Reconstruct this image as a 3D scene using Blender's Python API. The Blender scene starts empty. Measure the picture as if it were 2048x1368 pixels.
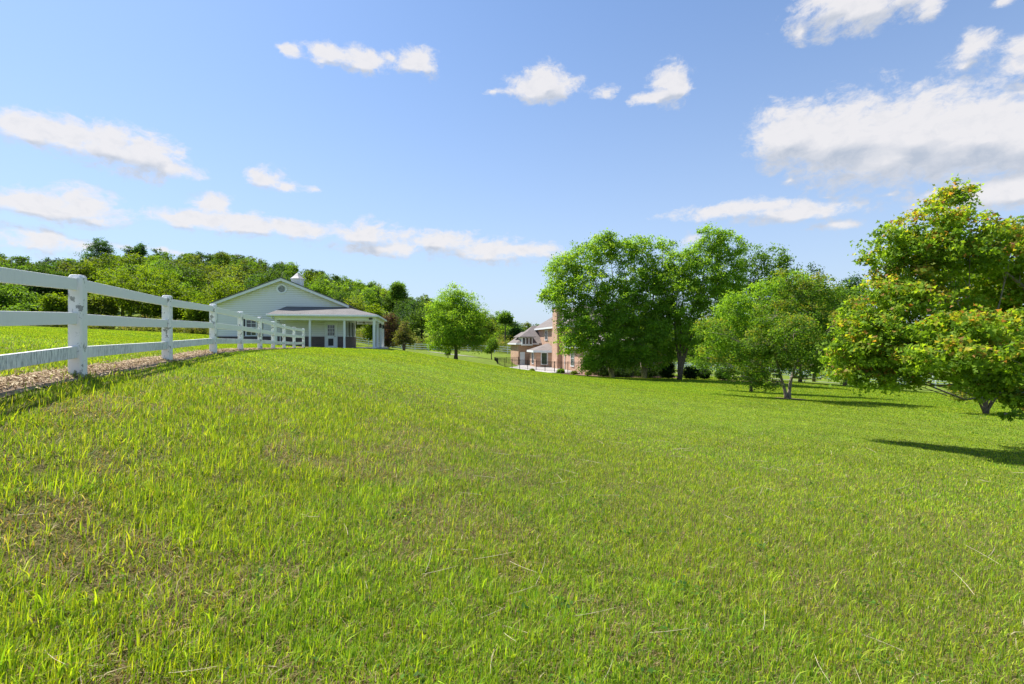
import bpy, math, random
import numpy as np
from mathutils import Vector

# ------------------------------------------------------------------ camera, world, sun, exposure
C = bpy.context.scene.collection
SC = bpy.context.scene
F = 1000.0                      # focal length in photo pixels (photo 2048 wide)
cam_d = bpy.data.cameras.new('camera'); cam = bpy.data.objects.new('camera', cam_d); C.objects.link(cam)
cam_d.sensor_width = 36; cam_d.lens = 36 * F / 2048; cam_d.clip_start = 0.05; cam_d.clip_end = 3000
cam.location = (0, 0, 0); cam.rotation_euler = (math.radians(90), 0, 0)
SC.camera = cam

SUN_EL = math.radians(59); SUN_AZ = math.radians(-57)   # azimuth from +Y, negative = left
sd = Vector((math.sin(SUN_AZ) * math.cos(SUN_EL), math.cos(SUN_AZ) * math.cos(SUN_EL), math.sin(SUN_EL)))
sun_d = bpy.data.lights.new('sun', 'SUN'); sun_d.energy = 4.2; sun_d.angle = math.radians(0.53)
sun_d.color = (1.0, 0.955, 0.88)
sun = bpy.data.objects.new('sun', sun_d); C.objects.link(sun)
sun.rotation_euler = sd.to_track_quat('Z', 'Y').to_euler(); sun.location = (0, 0, 80)

SC.view_settings.view_transform = 'Standard'; SC.view_settings.look = 'None'
SC.view_settings.gamma = 1; SC.view_settings.use_curve_mapping = False
SC.view_settings.exposure = 1.15
SC.cycles.max_bounces = 8; SC.cycles.diffuse_bounces = 6; SC.cycles.transmission_bounces = 6
SC.cycles.transparent_max_bounces = 8; SC.cycles.caustics_reflective = False; SC.cycles.caustics_refractive = False

W = bpy.data.worlds.new('World'); SC.world = W; W.use_nodes = True
def build_world():
    nt = W.node_tree; N = nt.nodes; L = nt.links; N.clear()
    def vm(op, a, b=None, c=None):
        n = N.new('ShaderNodeVectorMath'); n.operation = op
        for i, s in enumerate((a, b, c)):
            if s is None: continue
            if isinstance(s, tuple): n.inputs[i].default_value = s
            else: L.new(s, n.inputs[i])
        return n.outputs['Value'] if op in ('LENGTH', 'DOT_PRODUCT') else n.outputs['Vector']
    def mt(op, a, b=None, c=None, clamp=False):
        n = N.new('ShaderNodeMath'); n.operation = op; n.use_clamp = clamp
        for i, s in enumerate((a, b, c)):
            if s is None: continue
            if isinstance(s, (int, float)): n.inputs[i].default_value = s
            else: L.new(s, n.inputs[i])
        return n.outputs[0]
    def sstep(x, lo, hi):
        n = N.new('ShaderNodeMapRange'); n.interpolation_type = 'SMOOTHSTEP'
        L.new(x, n.inputs[0]); n.inputs[1].default_value = lo; n.inputs[2].default_value = hi
        return n.outputs[0]
    def mix(f, a, b):
        n = N.new('ShaderNodeMix'); n.data_type = 'RGBA'
        if isinstance(f, (int, float)): n.inputs[0].default_value = f
        else: L.new(f, n.inputs[0])
        for i, s in ((6, a), (7, b)):
            if isinstance(s, tuple): n.inputs[i].default_value = (*s, 1)
            else: L.new(s, n.inputs[i])
        return n.outputs[2]
    sky = N.new('ShaderNodeTexSky'); sky.sky_type = 'NISHITA'; sky.sun_disc = False
    sky.sun_elevation = SUN_EL; sky.sun_rotation = SUN_AZ
    sky.air_density = 1.0; sky.dust_density = 0.6; sky.ozone_density = 1.6; sky.altitude = 200
    tc = N.new('ShaderNodeTexCoord'); d = tc.outputs['Generated']
    sp = N.new('ShaderNodeSeparateXYZ'); L.new(d, sp.inputs[0])
    az = mt('ARCTAN2', sp.outputs[0], sp.outputs[1]); el = mt('ARCSINE', sp.outputs[2])
    cb = N.new('ShaderNodeCombineXYZ'); L.new(az, cb.inputs[0]); L.new(el, cb.inputs[1]); p = cb.outputs[0]
    def noise(scale, det, rough, vec, loc=(0, 0, 0), sc=(1, 1, 1)):
        v = vm('MULTIPLY_ADD', vec, sc, loc)
        n = N.new('ShaderNodeTexNoise'); n.inputs['Scale'].default_value = scale
        n.inputs['Detail'].default_value = det; n.inputs['Roughness'].default_value = rough
        L.new(v, n.inputs['Vector']); return n
    w1 = noise(11, 5, .6, p, (3, 1, 0), (1, 1.6, 1))
    warp = vm('MULTIPLY', vm('SUBTRACT', w1.outputs['Color'], (.5, .5, .5)), (.055, .03, 0))
    q = vm('ADD', p, warp)
    fine = noise(30, 10, .66, q, (0, 7, 0), (1, 1.5, 1)).outputs['Fac']
    CL = [  # photo x, y, rx, ry, softness weight
     (60,258,80,24,1),(120,272,70,30,1),(215,292,75,36,1),(300,312,72,36,1),(362,345,48,14,.9),
     (50,405,120,24,1),(160,415,85,32,1),(205,442,45,14,.9),(70,478,95,26,.85),(165,496,90,18,.75),
     (530,356,44,22,.9),(575,372,30,12,.8),(628,380,20,7,.75),(428,408,40,20,1),
     (380,437,90,16,.95),(500,450,110,22,.95),(600,462,90,20,.9),(735,470,70,26,.95),(770,500,110,16,.85),
     (880,482,75,22,.95),(990,505,120,22,.9),(1075,500,70,14,.85),(300,500,200,10,.6),
     (583,97,26,13,.85),(655,103,52,14,1),(725,120,52,20,1),(640,122,24,10,.8),(835,122,38,20,1),(785,112,36,12,.7),
     (1085,175,66,22,1.05),(1095,150,34,18,1),(988,186,22,8,.65),(1216,184,34,20,.65),
     (1340,172,34,26,1.1),(1300,196,44,12,1),(1740,6,140,38,1),(1650,4,80,18,.9),(1868,12,40,30,.85),(1608,60,20,15,.7),
     (1950,95,50,26,.9),(2038,128,60,20,.85),(1925,135,44,12,.75),(2060,85,50,28,.8),
     (1585,270,72,46,1.1),(1690,278,110,56,1.15),(1830,276,130,66,1.15),(1960,272,120,66,1.15),(2080,275,120,66,1.15),
     (1800,318,190,36,1.0),(2080,372,260,36,1),(1900,378,120,16,.8),(1775,386,42,9,.7),
     (1480,418,150,16,.95),(1600,422,120,18,.95),(1670,450,60,14,.75),
     (1575,362,20,8,.65),(2010,4,40,10,.7),(1380,478,50,20,.55),(1660,386,40,7,.5)]
    def ell(c, dy=0.0):
        x, y, rx, ry, w = c; ry *= 1.06; w += .05
        a = math.atan((x - 1024) / F); e = math.atan((684 - y) / F * math.cos(a))
        sx = F / rx / math.cos(a) ** 2
        sy = F / ry / math.cos(a)
        return (sx, sy, 0), (-a * sx, -(e + dy) * sy, 0), w
    def field(vec, lst, dy=0.0):
        acc = None
        for c in lst:
            s, o, w = ell(c, dy)
            ln = vm('LENGTH', vm('MULTIPLY_ADD', vec, s, o))
            t = mt('MULTIPLY_ADD', ln, -0.62, w)
            acc = t if acc is None else mt('SMOOTH_MAX', acc, t, .38)
        return acc
    f0 = field(q, CL)
    dens = mt('ADD', f0, mt('MULTIPLY', mt('SUBTRACT', fine, .5), 1.55))
    alpha = sstep(dens, 0.20, 0.74)
    big = [c for c in CL if c[3] >= 14 and c[0] != 428]
    f1 = field(q, big, -0.026)          # the same clouds sampled a little lower: bright tops, grey bases
    shade = mt('ADD', f1, mt('MULTIPLY', mt('SUBTRACT', fine, .5), .9))
    under = sstep(mt('SUBTRACT', f1, f0), -0.16, 0.22)
    thick = sstep(dens, .45, 1.2)
    under2 = mt('MULTIPLY', under, mt('MULTIPLY_ADD', thick, .3, .7))
    SKY = 0.1
    bil = noise(42, 6, .6, q, (9, 2, 0), (1, 1.4, 1)).outputs['Fac']
    under2 = mt('ADD', under2, mt('MULTIPLY', mt('SUBTRACT', bil, .5), 1.0), clamp=True)
    bright = mix(under2, (4.0, 3.92, 3.98), (2.3, 2.55, 3.0))
    # low haze whitens the sky towards the horizon
    hz = mt('POWER', mt('SUBTRACT', 1.0, mt('ABSOLUTE', sp.outputs[2]), clamp=True), 2.8)
    skc = vm('MULTIPLY', sky.outputs[0], (.63, .745, .865))
    base = mix(mt('MULTIPLY', hz, .92), skc, (2.75, 3.22, 3.95))
    col = mix(mt('MULTIPLY', alpha, .93), base, bright)
    bg = N.new('ShaderNodeBackground'); bg.inputs[1].default_value = SKY; L.new(col, bg.inputs[0])
    out = N.new('ShaderNodeOutputWorld'); L.new(bg.outputs[0], out.inputs[0])
build_world()

# ------------------------------------------------------------------ small helpers
rng = np.random.default_rng(7); random.seed(7)
def px(x, y, Y):                       # photo pixel + distance -> place
    return np.array(((x - 1024) / F * Y, Y, (684 - y) / F * Y))
def tag(o, label=None, cat=None, group=None, kind=None):
    if label: o['label'] = label
    if cat: o['category'] = cat
    if group: o['group'] = group
    if kind: o['kind'] = kind
    return o
def empty(name, loc, rz=0.0, **k):
    o = bpy.data.objects.new(name, None); C.objects.link(o); o.empty_display_size = .3
    o.location = loc; o.rotation_euler = (0, 0, rz); return tag(o, **k)
def raw_mesh(name, V, loops, sizes, mat, parent=None, col=None, smooth=False):
    me = bpy.data.meshes.new(name); V = np.asarray(V, np.float32); loops = np.asarray(loops, np.int32); sizes = np.asarray(sizes, np.int32)
    me.vertices.add(len(V)); me.vertices.foreach_set('co', V.ravel())
    me.loops.add(len(loops)); me.loops.foreach_set('vertex_index', loops)
    me.polygons.add(len(sizes)); st = np.zeros(len(sizes), np.int32); st[1:] = np.cumsum(sizes)[:-1]
    me.polygons.foreach_set('loop_start', st)
    try: me.polygons.foreach_set('loop_total', sizes)
    except Exception: pass
    me.update(calc_edges=True)
    if smooth: me.polygons.foreach_set('use_smooth', np.ones(len(sizes), bool))
    if col is not None:
        a = me.color_attributes.new('Col', 'FLOAT_COLOR', 'POINT')
        c4 = np.ones((len(V), 4), np.float32); c4[:, :3] = col; a.data.foreach_set('color', c4.ravel())
    if mat: me.materials.append(mat)
    o = bpy.data.objects.new(name, me); C.objects.link(o)
    if parent: o.parent = parent
    return o
class MB:
    """collects boxes, prisms and tubes and links them as one mesh object"""
    def __init__(s): s.v = []; s.f = []
    def poly(s, pts, faces):
        b = len(s.v); s.v += [tuple(p) for p in pts]; s.f += [tuple(i + b for i in f) for f in faces]; return s
    def box(s, x0, x1, y0, y1, z0, z1):
        p = [(x0,y0,z0),(x1,y0,z0),(x1,y1,z0),(x0,y1,z0),(x0,y0,z1),(x1,y0,z1),(x1,y1,z1),(x0,y1,z1)]
        return s.poly(p, [(0,3,2,1),(4,5,6,7),(0,1,5,4),(1,2,6,5),(2,3,7,6),(3,0,4,7)])
    def prism(s, pts, d):               # planar polygon pushed along vector d
        n = len(pts); P = [Vector(p) for p in pts]; Q = [p + Vector(d) for p in P]
        return s.poly(P + Q, [tuple(range(n))[::-1], tuple(range(n, 2*n))] + [(i, (i+1) % n, n + (i+1) % n, n + i) for i in range(n)])
    def tube(s, path, rad, k=7, cap=True):
        path = [Vector(p) for p in path]; n = len(path); b = len(s.v)
        up = Vector((0.31, 0.17, 0.93)); prev = None
        for i, p in enumerate(path):
            t = (path[min(i+1, n-1)] - path[max(i-1, 0)]).normalized()
            a = prev - t * prev.dot(t) if prev is not None else (up.cross(t) if abs(up.dot(t)) < .95 else Vector((1,0,0)).cross(t))
            if a.length < 1e-5: a = t.orthogonal()
            a.normalize(); prev = a; c = t.cross(a)
            for j in range(k):
                w = 2 * math.pi * j / k; s.v.append(tuple(p + (a * math.cos(w) + c * math.sin(w)) * rad[i]))
        for i in range(n - 1):
            for j in range(k):
                j2 = (j + 1) % k; s.f.append((b+i*k+j, b+i*k+j2, b+(i+1)*k+j2, b+(i+1)*k+j))
        if cap: s.f.append(tuple(range(b+(n-1)*k, b+n*k))); s.f.append(tuple(range(b, b+k))[::-1])
        return s
    def build(s, name, mat, parent=None, smooth=False, bevel=0):
        me = bpy.data.meshes.new(name); me.from_pydata(s.v, [], s.f); me.update()
        if smooth:
            for p in me.polygons: p.use_smooth = True
        me.materials.append(mat); o = bpy.data.objects.new(name, me); C.objects.link(o)
        if parent: o.parent = parent
        if bevel:
            m = o.modifiers.new('bevel', 'BEVEL'); m.width = bevel; m.segments = 2; m.limit_method = 'ANGLE'
        return o

# vectorised value noise
_T = np.random.default_rng(11).random((256, 256))
def vnoise(x, y):
    xi = np.floor(x).astype(int); yi = np.floor(y).astype(int); fx = x - xi; fy = y - yi
    fx = fx*fx*(3-2*fx); fy = fy*fy*(3-2*fy); a = _T[xi & 255, yi & 255]; b = _T[(xi+1) & 255, yi & 255]
    c = _T[xi & 255, (yi+1) & 255]; d = _T[(xi+1) & 255, (yi+1) & 255]
    return (a*(1-fx)+b*fx)*(1-fy) + (c*(1-fx)+d*fx)*fy
def fbm(x, y, o=4):
    r = 0; a = .5; t = 0
    for i in range(o): r = r + a*vnoise(x*2**i + 17*i, y*2**i + 31*i); t += a; a *= .5
    return r / t
def smooth(x, a, b):
    t = np.clip((x-a)/(b-a), 0, 1); return t*t*(3-2*t)

# ------------------------------------------------------------------ materials
def mat_base(name):
    m = bpy.data.materials.new(name); m.use_nodes = True; nt = m.node_tree; b = nt.nodes['Principled BSDF']
    return m, nt, b
def lk(nt, a, b): nt.links.new(a, b)
def node(nt, t, **k):
    n = nt.nodes.new(t)
    for a, v in k.items(): setattr(n, a, v)
    return n
def nz(nt, scale, det=4, rough=.55, coord='Object', sc=None, col=False):
    tc = node(nt, 'ShaderNodeTexCoord'); n = node(nt, 'ShaderNodeTexNoise')
    n.inputs['Scale'].default_value = scale; n.inputs['Detail'].default_value = det; n.inputs['Roughness'].default_value = rough
    if sc:
        mp = node(nt, 'ShaderNodeMapping'); mp.inputs['Scale'].default_value = sc
        lk(nt, tc.outputs[coord], mp.inputs[0]); lk(nt, mp.outputs[0], n.inputs['Vector'])
    else: lk(nt, tc.outputs[coord], n.inputs['Vector'])
    return n.outputs['Color' if col else 'Fac']
def ramp(nt, src, stops):
    r = node(nt, 'ShaderNodeValToRGB'); lk(nt, src, r.inputs[0]); e = r.color_ramp.elements
    while len(e) < len(stops): e.new(.5)
    for i, (p, c) in enumerate(stops): e[i].position = p; e[i].color = (*c, 1) if isinstance(c, tuple) else (c, c, c, 1)
    return r.outputs[0]
def mixc(nt, f, a, b, mode='MIX'):
    n = node(nt, 'ShaderNodeMix', data_type='RGBA', blend_type=mode)
    if isinstance(f, (int, float)): n.inputs[0].default_value = f
    else: lk(nt, f, n.inputs[0])
    for i, s in ((6, a), (7, b)):
        if isinstance(s, tuple): n.inputs[i].default_value = (*s, 1)
        else: lk(nt, s, n.inputs[i])
    return n.outputs[2]
def mathn(nt, op, a, b=None, c=None, clamp=False):
    n = node(nt, 'ShaderNodeMath', operation=op, use_clamp=clamp)
    for i, s in enumerate((a, b, c)):
        if s is None: continue
        if isinstance(s, (int, float)): n.inputs[i].default_value = s
        else: lk(nt, s, n.inputs[i])
    return n.outputs[0]
def bump(nt, b, h, strength=.3, dist=.01):
    n = node(nt, 'ShaderNodeBump'); n.inputs['Strength'].default_value = strength; n.inputs['Distance'].default_value = dist
    lk(nt, h, n.inputs['Height']); lk(nt, n.outputs[0], b.inputs['Normal'])
def simple(name, col, rough=.6, var=.15, scale=6, metal=0, bmp=0):
    m, nt, b = mat_base(name); n = nz(nt, scale)
    lo = tuple(c*(1-var) for c in col); hi = tuple(min(1, c*(1+var)) for c in col)
    lk(nt, ramp(nt, n, [(.3, lo), (.7, hi)]), b.inputs['Base Color']); b.inputs['Roughness'].default_value = rough
    b.inputs['Metallic'].default_value = metal
    if bmp: bump(nt, b, nz(nt, scale*8), bmp)
    return m
def foliage(name, trans=.45, rough=.55, tint=(1.15, 1.25, .55)):
    m = bpy.data.materials.new(name); m.use_nodes = True; nt = m.node_tree; nt.nodes.clear()
    a = node(nt, 'ShaderNodeAttribute', attribute_name='Col')
    pb = node(nt, 'ShaderNodeBsdfPrincipled'); pb.inputs['Roughness'].default_value = rough
    pb.inputs['Specular IOR Level'].default_value = .18
    tr = node(nt, 'ShaderNodeBsdfTranslucent'); mx = node(nt, 'ShaderNodeMixShader'); mx.inputs[0].default_value = trans
    lk(nt, a.outputs['Color'], pb.inputs['Base Color'])
    lk(nt, mixc(nt, 1.0, a.outputs['Color'], tint, 'MULTIPLY'), tr.inputs[0])
    lk(nt, pb.outputs[0], mx.inputs[1]); lk(nt, tr.outputs[0], mx.inputs[2])
    o = node(nt, 'ShaderNodeOutputMaterial'); lk(nt, mx.outputs[0], o.inputs[0]); return m
M = {}
M['leaf'] = foliage('leaf', .58, .6, (1.6, 1.5, .45)); M['grass'] = foliage('grass_blade', .45, .6, (1.55, 1.4, .45))
M['straw'] = foliage('straw', .12, .8, (1, 1, 1))
M['bark'] = simple('bark', (.12, .09, .065), .9, .5, 9, bmp=.6)
M['pale_bark'] = simple('pale_bark', (.30, .25, .20), .85, .45, 7, bmp=.5)
M['grey_bark'] = simple('grey_bark', (.20, .18, .15), .88, .4, 8, bmp=.5)
M['white'] = simple('white_trim', (.74, .76, .78), .5, .04, 3)
M['vinyl'] = simple('white_vinyl', (.8, .81, .83), .4, .04, 2)
M['dark'] = simple('black_iron', (.012, .012, .014), .45, .2)
M['shutter'] = simple('dark_shutter', (.025, .018, .03), .5, .2)
M['concrete'] = simple('concrete', (.40, .375, .36), .85, .12, 1.4)
M['drive'] = simple('drive_gravel', (.36, .34, .31), .9, .15, .6)
M['brass'] = simple('dull_metal', (.25, .22, .18), .35, .2, metal=.8)
M['acbox'] = simple('grey_sheet_metal', (.22, .23, .25), .5, .2, metal=.3)
M['wire'] = simple('wood_brown', (.12, .07, .045), .5, .3)
def m_glass():
    m, nt, b = mat_base('window_glass'); b.inputs['Base Color'].default_value = (.035, .045, .05, 1); b.inputs['Roughness'].default_value = .06
    b.inputs['Specular IOR Level'].default_value = .8; return m
M['glass'] = m_glass()
def m_brick(name, c1, c2, mort, scale=1.0):
    m, nt, b = mat_base(name); tc = node(nt, 'ShaderNodeTexCoord'); sp = node(nt, 'ShaderNodeSeparateXYZ'); lk(nt, tc.outputs['Object'], sp.inputs[0])
    s = mathn(nt, 'ADD', sp.outputs[0], sp.outputs[1]); cb = node(nt, 'ShaderNodeCombineXYZ'); lk(nt, s, cb.inputs[0]); lk(nt, sp.outputs[2], cb.inputs[1])
    br = node(nt, 'ShaderNodeTexBrick'); lk(nt, cb.outputs[0], br.inputs['Vector'])
    br.inputs['Scale'].default_value = 1.0; br.inputs['Brick Width'].default_value = .22*scale; br.inputs['Row Height'].default_value = .075*scale
    br.inputs['Mortar Size'].default_value = .008; br.inputs['Color1'].default_value = (*c1, 1); br.inputs['Color2'].default_value = (*c2, 1); br.inputs['Mortar'].default_value = (*mort, 1)
    v = ramp(nt, nz(nt, 1.1), [(.3, .8), (.7, 1.15)])
    lk(nt, mixc(nt, 1.0, br.outputs['Color'], v, 'MULTIPLY'), b.inputs['Base Color']); b.inputs['Roughness'].default_value = .9
    bump(nt, b, br.outputs['Fac'], -.4, .01); return m
M['barn_brick'] = m_brick('barn_brick', (.075, .055, .055), (.13, .09, .085), (.17, .15, .145))
M['house_brick'] = m_brick('house_brick', (.39, .20, .125), (.53, .31, .20), (.48, .40, .33))
def m_shingle(name, c):
    m, nt, b = mat_base(name); n1 = nz(nt, 1.2); n2 = nz(nt, 14, 2, .5, sc=(1, 1, 3))
    base = ramp(nt, n2, [(.3, tuple(x*.7 for x in c)), (.7, tuple(x*1.25 for x in c))])
    lk(nt, mixc(nt, 1.0, base, ramp(nt, n1, [(.3, .85), (.7, 1.12)]), 'MULTIPLY'), b.inputs['Base Color'])
    b.inputs['Roughness'].default_value = .92; bump(nt, b, n2, .5, .02); return m
M['barn_shingle'] = m_shingle('barn_shingle', (.155, .145, .14)); M['house_shingle'] = m_shingle('house_shingle', (.17, .145, .135))
def m_siding():
    m, nt, b = mat_base('lap_siding'); tc = node(nt, 'ShaderNodeTexCoord'); sp = node(nt, 'ShaderNodeSeparateXYZ'); lk(nt, tc.outputs['Object'], sp.inputs[0])
    # algae tint in a band under the rake boards, strongest on the lower lip of each board
    rz = mathn(nt, 'SUBTRACT', 5.62, mathn(nt, 'MULTIPLY', mathn(nt, 'ABSOLUTE', mathn(nt, 'ADD', sp.outputs[0], 4.86)), .41))
    dd = mathn(nt, 'SUBTRACT', rz, sp.outputs[2])
    band = node(nt, 'ShaderNodeMapRange'); lk(nt, dd, band.inputs[0]); band.inputs[1].default_value = .95; band.inputs[2].default_value = .25
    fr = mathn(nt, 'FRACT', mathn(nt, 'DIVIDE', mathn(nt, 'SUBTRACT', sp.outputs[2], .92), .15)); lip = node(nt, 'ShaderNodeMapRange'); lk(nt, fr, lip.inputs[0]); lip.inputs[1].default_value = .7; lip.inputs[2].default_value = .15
    f = mathn(nt, 'MULTIPLY', band.outputs[0], mathn(nt, 'MULTIPLY', lip.outputs[0], ramp(nt, nz(nt, 2.5), [(.35, .2), (.65, 1.0)])))
    f = mathn(nt, 'MULTIPLY', f, 1.3, clamp=True)
    lap_shade = node(nt, 'ShaderNodeMapRange'); lk(nt, fr, lap_shade.inputs[0]); lap_shade.inputs[1].default_value = .80; lap_shade.inputs[2].default_value = .97; lap_shade.inputs[3].default_value = 1; lap_shade.inputs[4].default_value = .62  # lap shadow under the next board's lip, painted into the siding colour
    lk(nt, mixc(nt, 1.0, mixc(nt, f, (.78, .78, .78), (.66, .66, .22)), lap_shade.outputs[0], 'MULTIPLY'), b.inputs['Base Color']); b.inputs['Roughness'].default_value = .55
    return m
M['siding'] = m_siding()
def m_fence(name, streak):
    m, nt, b = mat_base(name)
    blotch = ramp(nt, nz(nt, 9, 6, .65, sc=(1, 1, .75)), [(.565, 0.0), (.59, 1.0)])
    inner = ramp(nt, nz(nt, 40, 4), [(.35, (.16, .16, .15)), (.65, (.36, .36, .34))])
    c = mixc(nt, mathn(nt, 'MULTIPLY', blotch, .0 if streak else .9), (.87, .86, .85), inner)
    if streak:
        n = nz(nt, 7, 7, .72, sc=(9, 9, 1.1)); big = nz(nt, .9, 3, .5)
        f = mathn(nt, 'MULTIPLY', ramp(nt, n, [(.47, 0.0), (.60, 1.0)]), ramp(nt, big, [(.38, .1), (.58, 1.0)]))
        c = mixc(nt, mathn(nt, 'MULTIPLY', f, streak), c, (.22, .23, .24))
    c = mixc(nt, mathn(nt, 'MULTIPLY', nz(nt, 3, 5), .12), c, (.5, .52, .52))
    lk(nt, c, b.inputs['Base Color']); b.inputs['Roughness'].default_value = .6; bump(nt, b, nz(nt, 30, 5), .15, .004); return m
M['fpost'] = m_fence('peeling_white_paint', 0); M['ftop'] = m_fence('white_board', .06); M['flow'] = m_fence('mildewed_white_board', .85)

# ------------------------------------------------------------------ the land
CP = np.array([
 (0,0,-1.42),(-5.35,6.16,-.42),(-6.6,9.6,-.36),(-7.6,12.75,-.28),(-8.7,16,-.27),(-9.7,19.2,-.29),(-10.75,22.5,-.32),(-11.7,25.7,-.35),(-12.6,29,-.38),(-13.4,32.2,-.39),
 (-4.3,2.75,-.5),(-3.3,-.6,-.7),(-9,7,.0),(-15,16,.25),(-30,30,.9),(-50,50,1.6),(-30,50,.6),(-22,36,.35),(-24,41,.25),(-18,38.5,-.3),(-13.7,41,-.53),(-11,39.5,-.55),(-15,48,-.56),(-13,44,-.55),
 (-6,30,-.75),(-4,20,-.85),(-3,12,-1.0),(-9,40,-.68),(-14,60,-1.0),(-20,92,-1.35),(-6.5,57,-2.1),(-10.5,57,-1.4),(-3,75,-2.6),(-2,66,-3.35),(0,45,-2.4),(-3,40,-1.85),(0,92,-2.1),
 (0,20,-1.75),(0,10,-1.6),(5,30,-2.35),(9,51,-3.55),(16,52,-3.65),(7,66,-3.8),(3,75,-3.75),(0,79,-3.65),(4,60,-3.7),(0,70,-3.6),(14.3,26,-2.95),(19,21,-2.95),(14,12.5,-2.72),(8.8,12,-2.36),(8,8,-2.15),(7,18,-2.2),(10,38,-3.1),
 (25,60,-4.2),(37,100,-5.6),(15,100,-4.7),(70,89,-7.8),(45,50,-5.2),(30,30,-3.9),(3,3,-1.75),(-3,2,-1.03),(20,8,-2.7),(6,-3,-2.0),
 (-80,62,3.0),(-100,100,7),(-70,100,6),(-45,100,3.5),(-75,130,11),(-110,130,10.5),(-45,135,6.5),(-30,110,.8),(-8,115,-1.5),(-200,200,22),(-150,200,25),(-100,200,25),(-70,200,18),(-45,190,10.5),(-155,155,15),(-110,160,17),(-75,165,16),(-20,180,4),(0,180,-1.5),(40,180,-5),(100,180,-5),(160,120,-7),
 (-300,100,20),(-300,300,20),(0,330,0),(200,330,0),(300,100,-5),(120,40,-7),(120,0,-6),(0,-60,-2),(-60,-40,3),(60,-50,-5),(-150,20,6),(-200,-200,5),(200,-200,-5)], float)
def tps_fit(P):
    n = len(P); d2 = ((P[:, None, :2] - P[None, :, :2])**2).sum(-1); K = np.where(d2 > 0, .5*d2*np.log(np.maximum(d2, 1e-12)), 0)
    A = np.zeros((n+3, n+3)); A[:n, :n] = K + np.eye(n)*2.0; A[:n, n] = 1; A[:n, n+1:] = P[:, :2]; A[n, :n] = 1; A[n+1:, :n] = P[:, :2].T
    return np.linalg.solve(A, np.concatenate([P[:, 2], np.zeros(3)]))
_w = tps_fit(CP)
def ground(x, y, rough=True):
    x = np.atleast_1d(np.asarray(x, float)); y = np.atleast_1d(np.asarray(y, float)); out = np.empty(len(x))
    for s in range(0, len(x), 100000):
        a, b = x[s:s+100000], y[s:s+100000]
        d2 = (a[:, None]-CP[None, :, 0])**2 + (b[:, None]-CP[None, :, 1])**2; n = len(CP)
        out[s:s+100000] = (.5*d2*np.log(np.maximum(d2, 1e-12))) @ _w[:n] + _w[n] + _w[n+1]*a + _w[n+2]*b
    return out
def gz(x, y): return float(ground(x, y)[0])

rr = np.concatenate([[0.0], np.geomspace(.35, 700, 200)]); na = 300; th = np.linspace(0, 2*np.pi, na, endpoint=False)
R, T = np.meshgrid(rr[1:], th, indexing='ij'); gx = (R*np.sin(T)).ravel(); gy = (R*np.cos(T)).ravel()
gx = np.concatenate([[0], gx]); gy = np.concatenate([[0], gy]); gzv = ground(gx, gy)
nr = len(rr) - 1; loops = []; sizes = []
i, j = np.meshgrid(np.arange(nr-1), np.arange(na), indexing='ij'); j2 = (j+1) % na
quads = np.stack([1+i*na+j, 1+(i+1)*na+j, 1+(i+1)*na+j2, 1+i*na+j2], -1).reshape(-1, 4)[:, ::-1]
tri = np.array([(0, 1+(a+1) % na, 1+a) for a in range(na)])[:, ::-1]
def m_ground():
    m, nt, b = mat_base('meadow_soil')
    n1 = nz(nt, .35, 6, .6); n2 = nz(nt, 3.0, 6, .7); n3 = nz(nt, 40, 4, .7); n4 = nz(nt, 1.1, 4, .6)
    g = ramp(nt, n2, [(.3, (.11, .18, .016)), (.5, (.16, .24, .018)), (.72, (.24, .30, .035))])
    d = ramp(nt, n3, [(.3, (.04, .032, .016)), (.7, (.14, .105, .05))])
    f = mathn(nt, 'MULTIPLY_ADD', ramp(nt, n1, [(.42, 0.0), (.68, 1.0)]), .35, mathn(nt, 'MULTIPLY', ramp(nt, n4, [(.5, 0.0), (.7, 1.0)]), .3))
    c = mixc(nt, f, g, d); c = mixc(nt, .55, c, ramp(nt, n3, [(.32, (.35, .35, .35)), (.66, (1.0, 1.0, 1.0))]), 'MULTIPLY')
    # worn, thatchy rough grass in the near paddock corner; the rest is mown lawn
    tc = node(nt, 'ShaderNodeTexCoord'); ln = node(nt, 'ShaderNodeVectorMath', operation='LENGTH'); lk(nt, tc.outputs['Object'], ln.inputs[0])
    mr = node(nt, 'ShaderNodeMapRange'); lk(nt, ln.outputs['Value'], mr.inputs[0]); mr.inputs[1].default_value = 16; mr.inputs[2].default_value = 5; mr.inputs[4].default_value = .75
    c = mixc(nt, mr.outputs[0], c, d)
    lk(nt, c, b.inputs['Base Color']); b.inputs['Roughness'].default_value = .95; b.inputs['Specular IOR Level'].default_value = .15
    bump(nt, b, n3, .6, .04); return m
M['ground'] = m_ground()
tag(raw_mesh('ground', np.stack([gx, gy, gzv], 1), np.concatenate([tri.ravel(), quads.ravel()]), np.concatenate([np.full(len(tri), 3), np.full(len(quads), 4)]), M['ground'], smooth=True), kind='structure')

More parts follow.
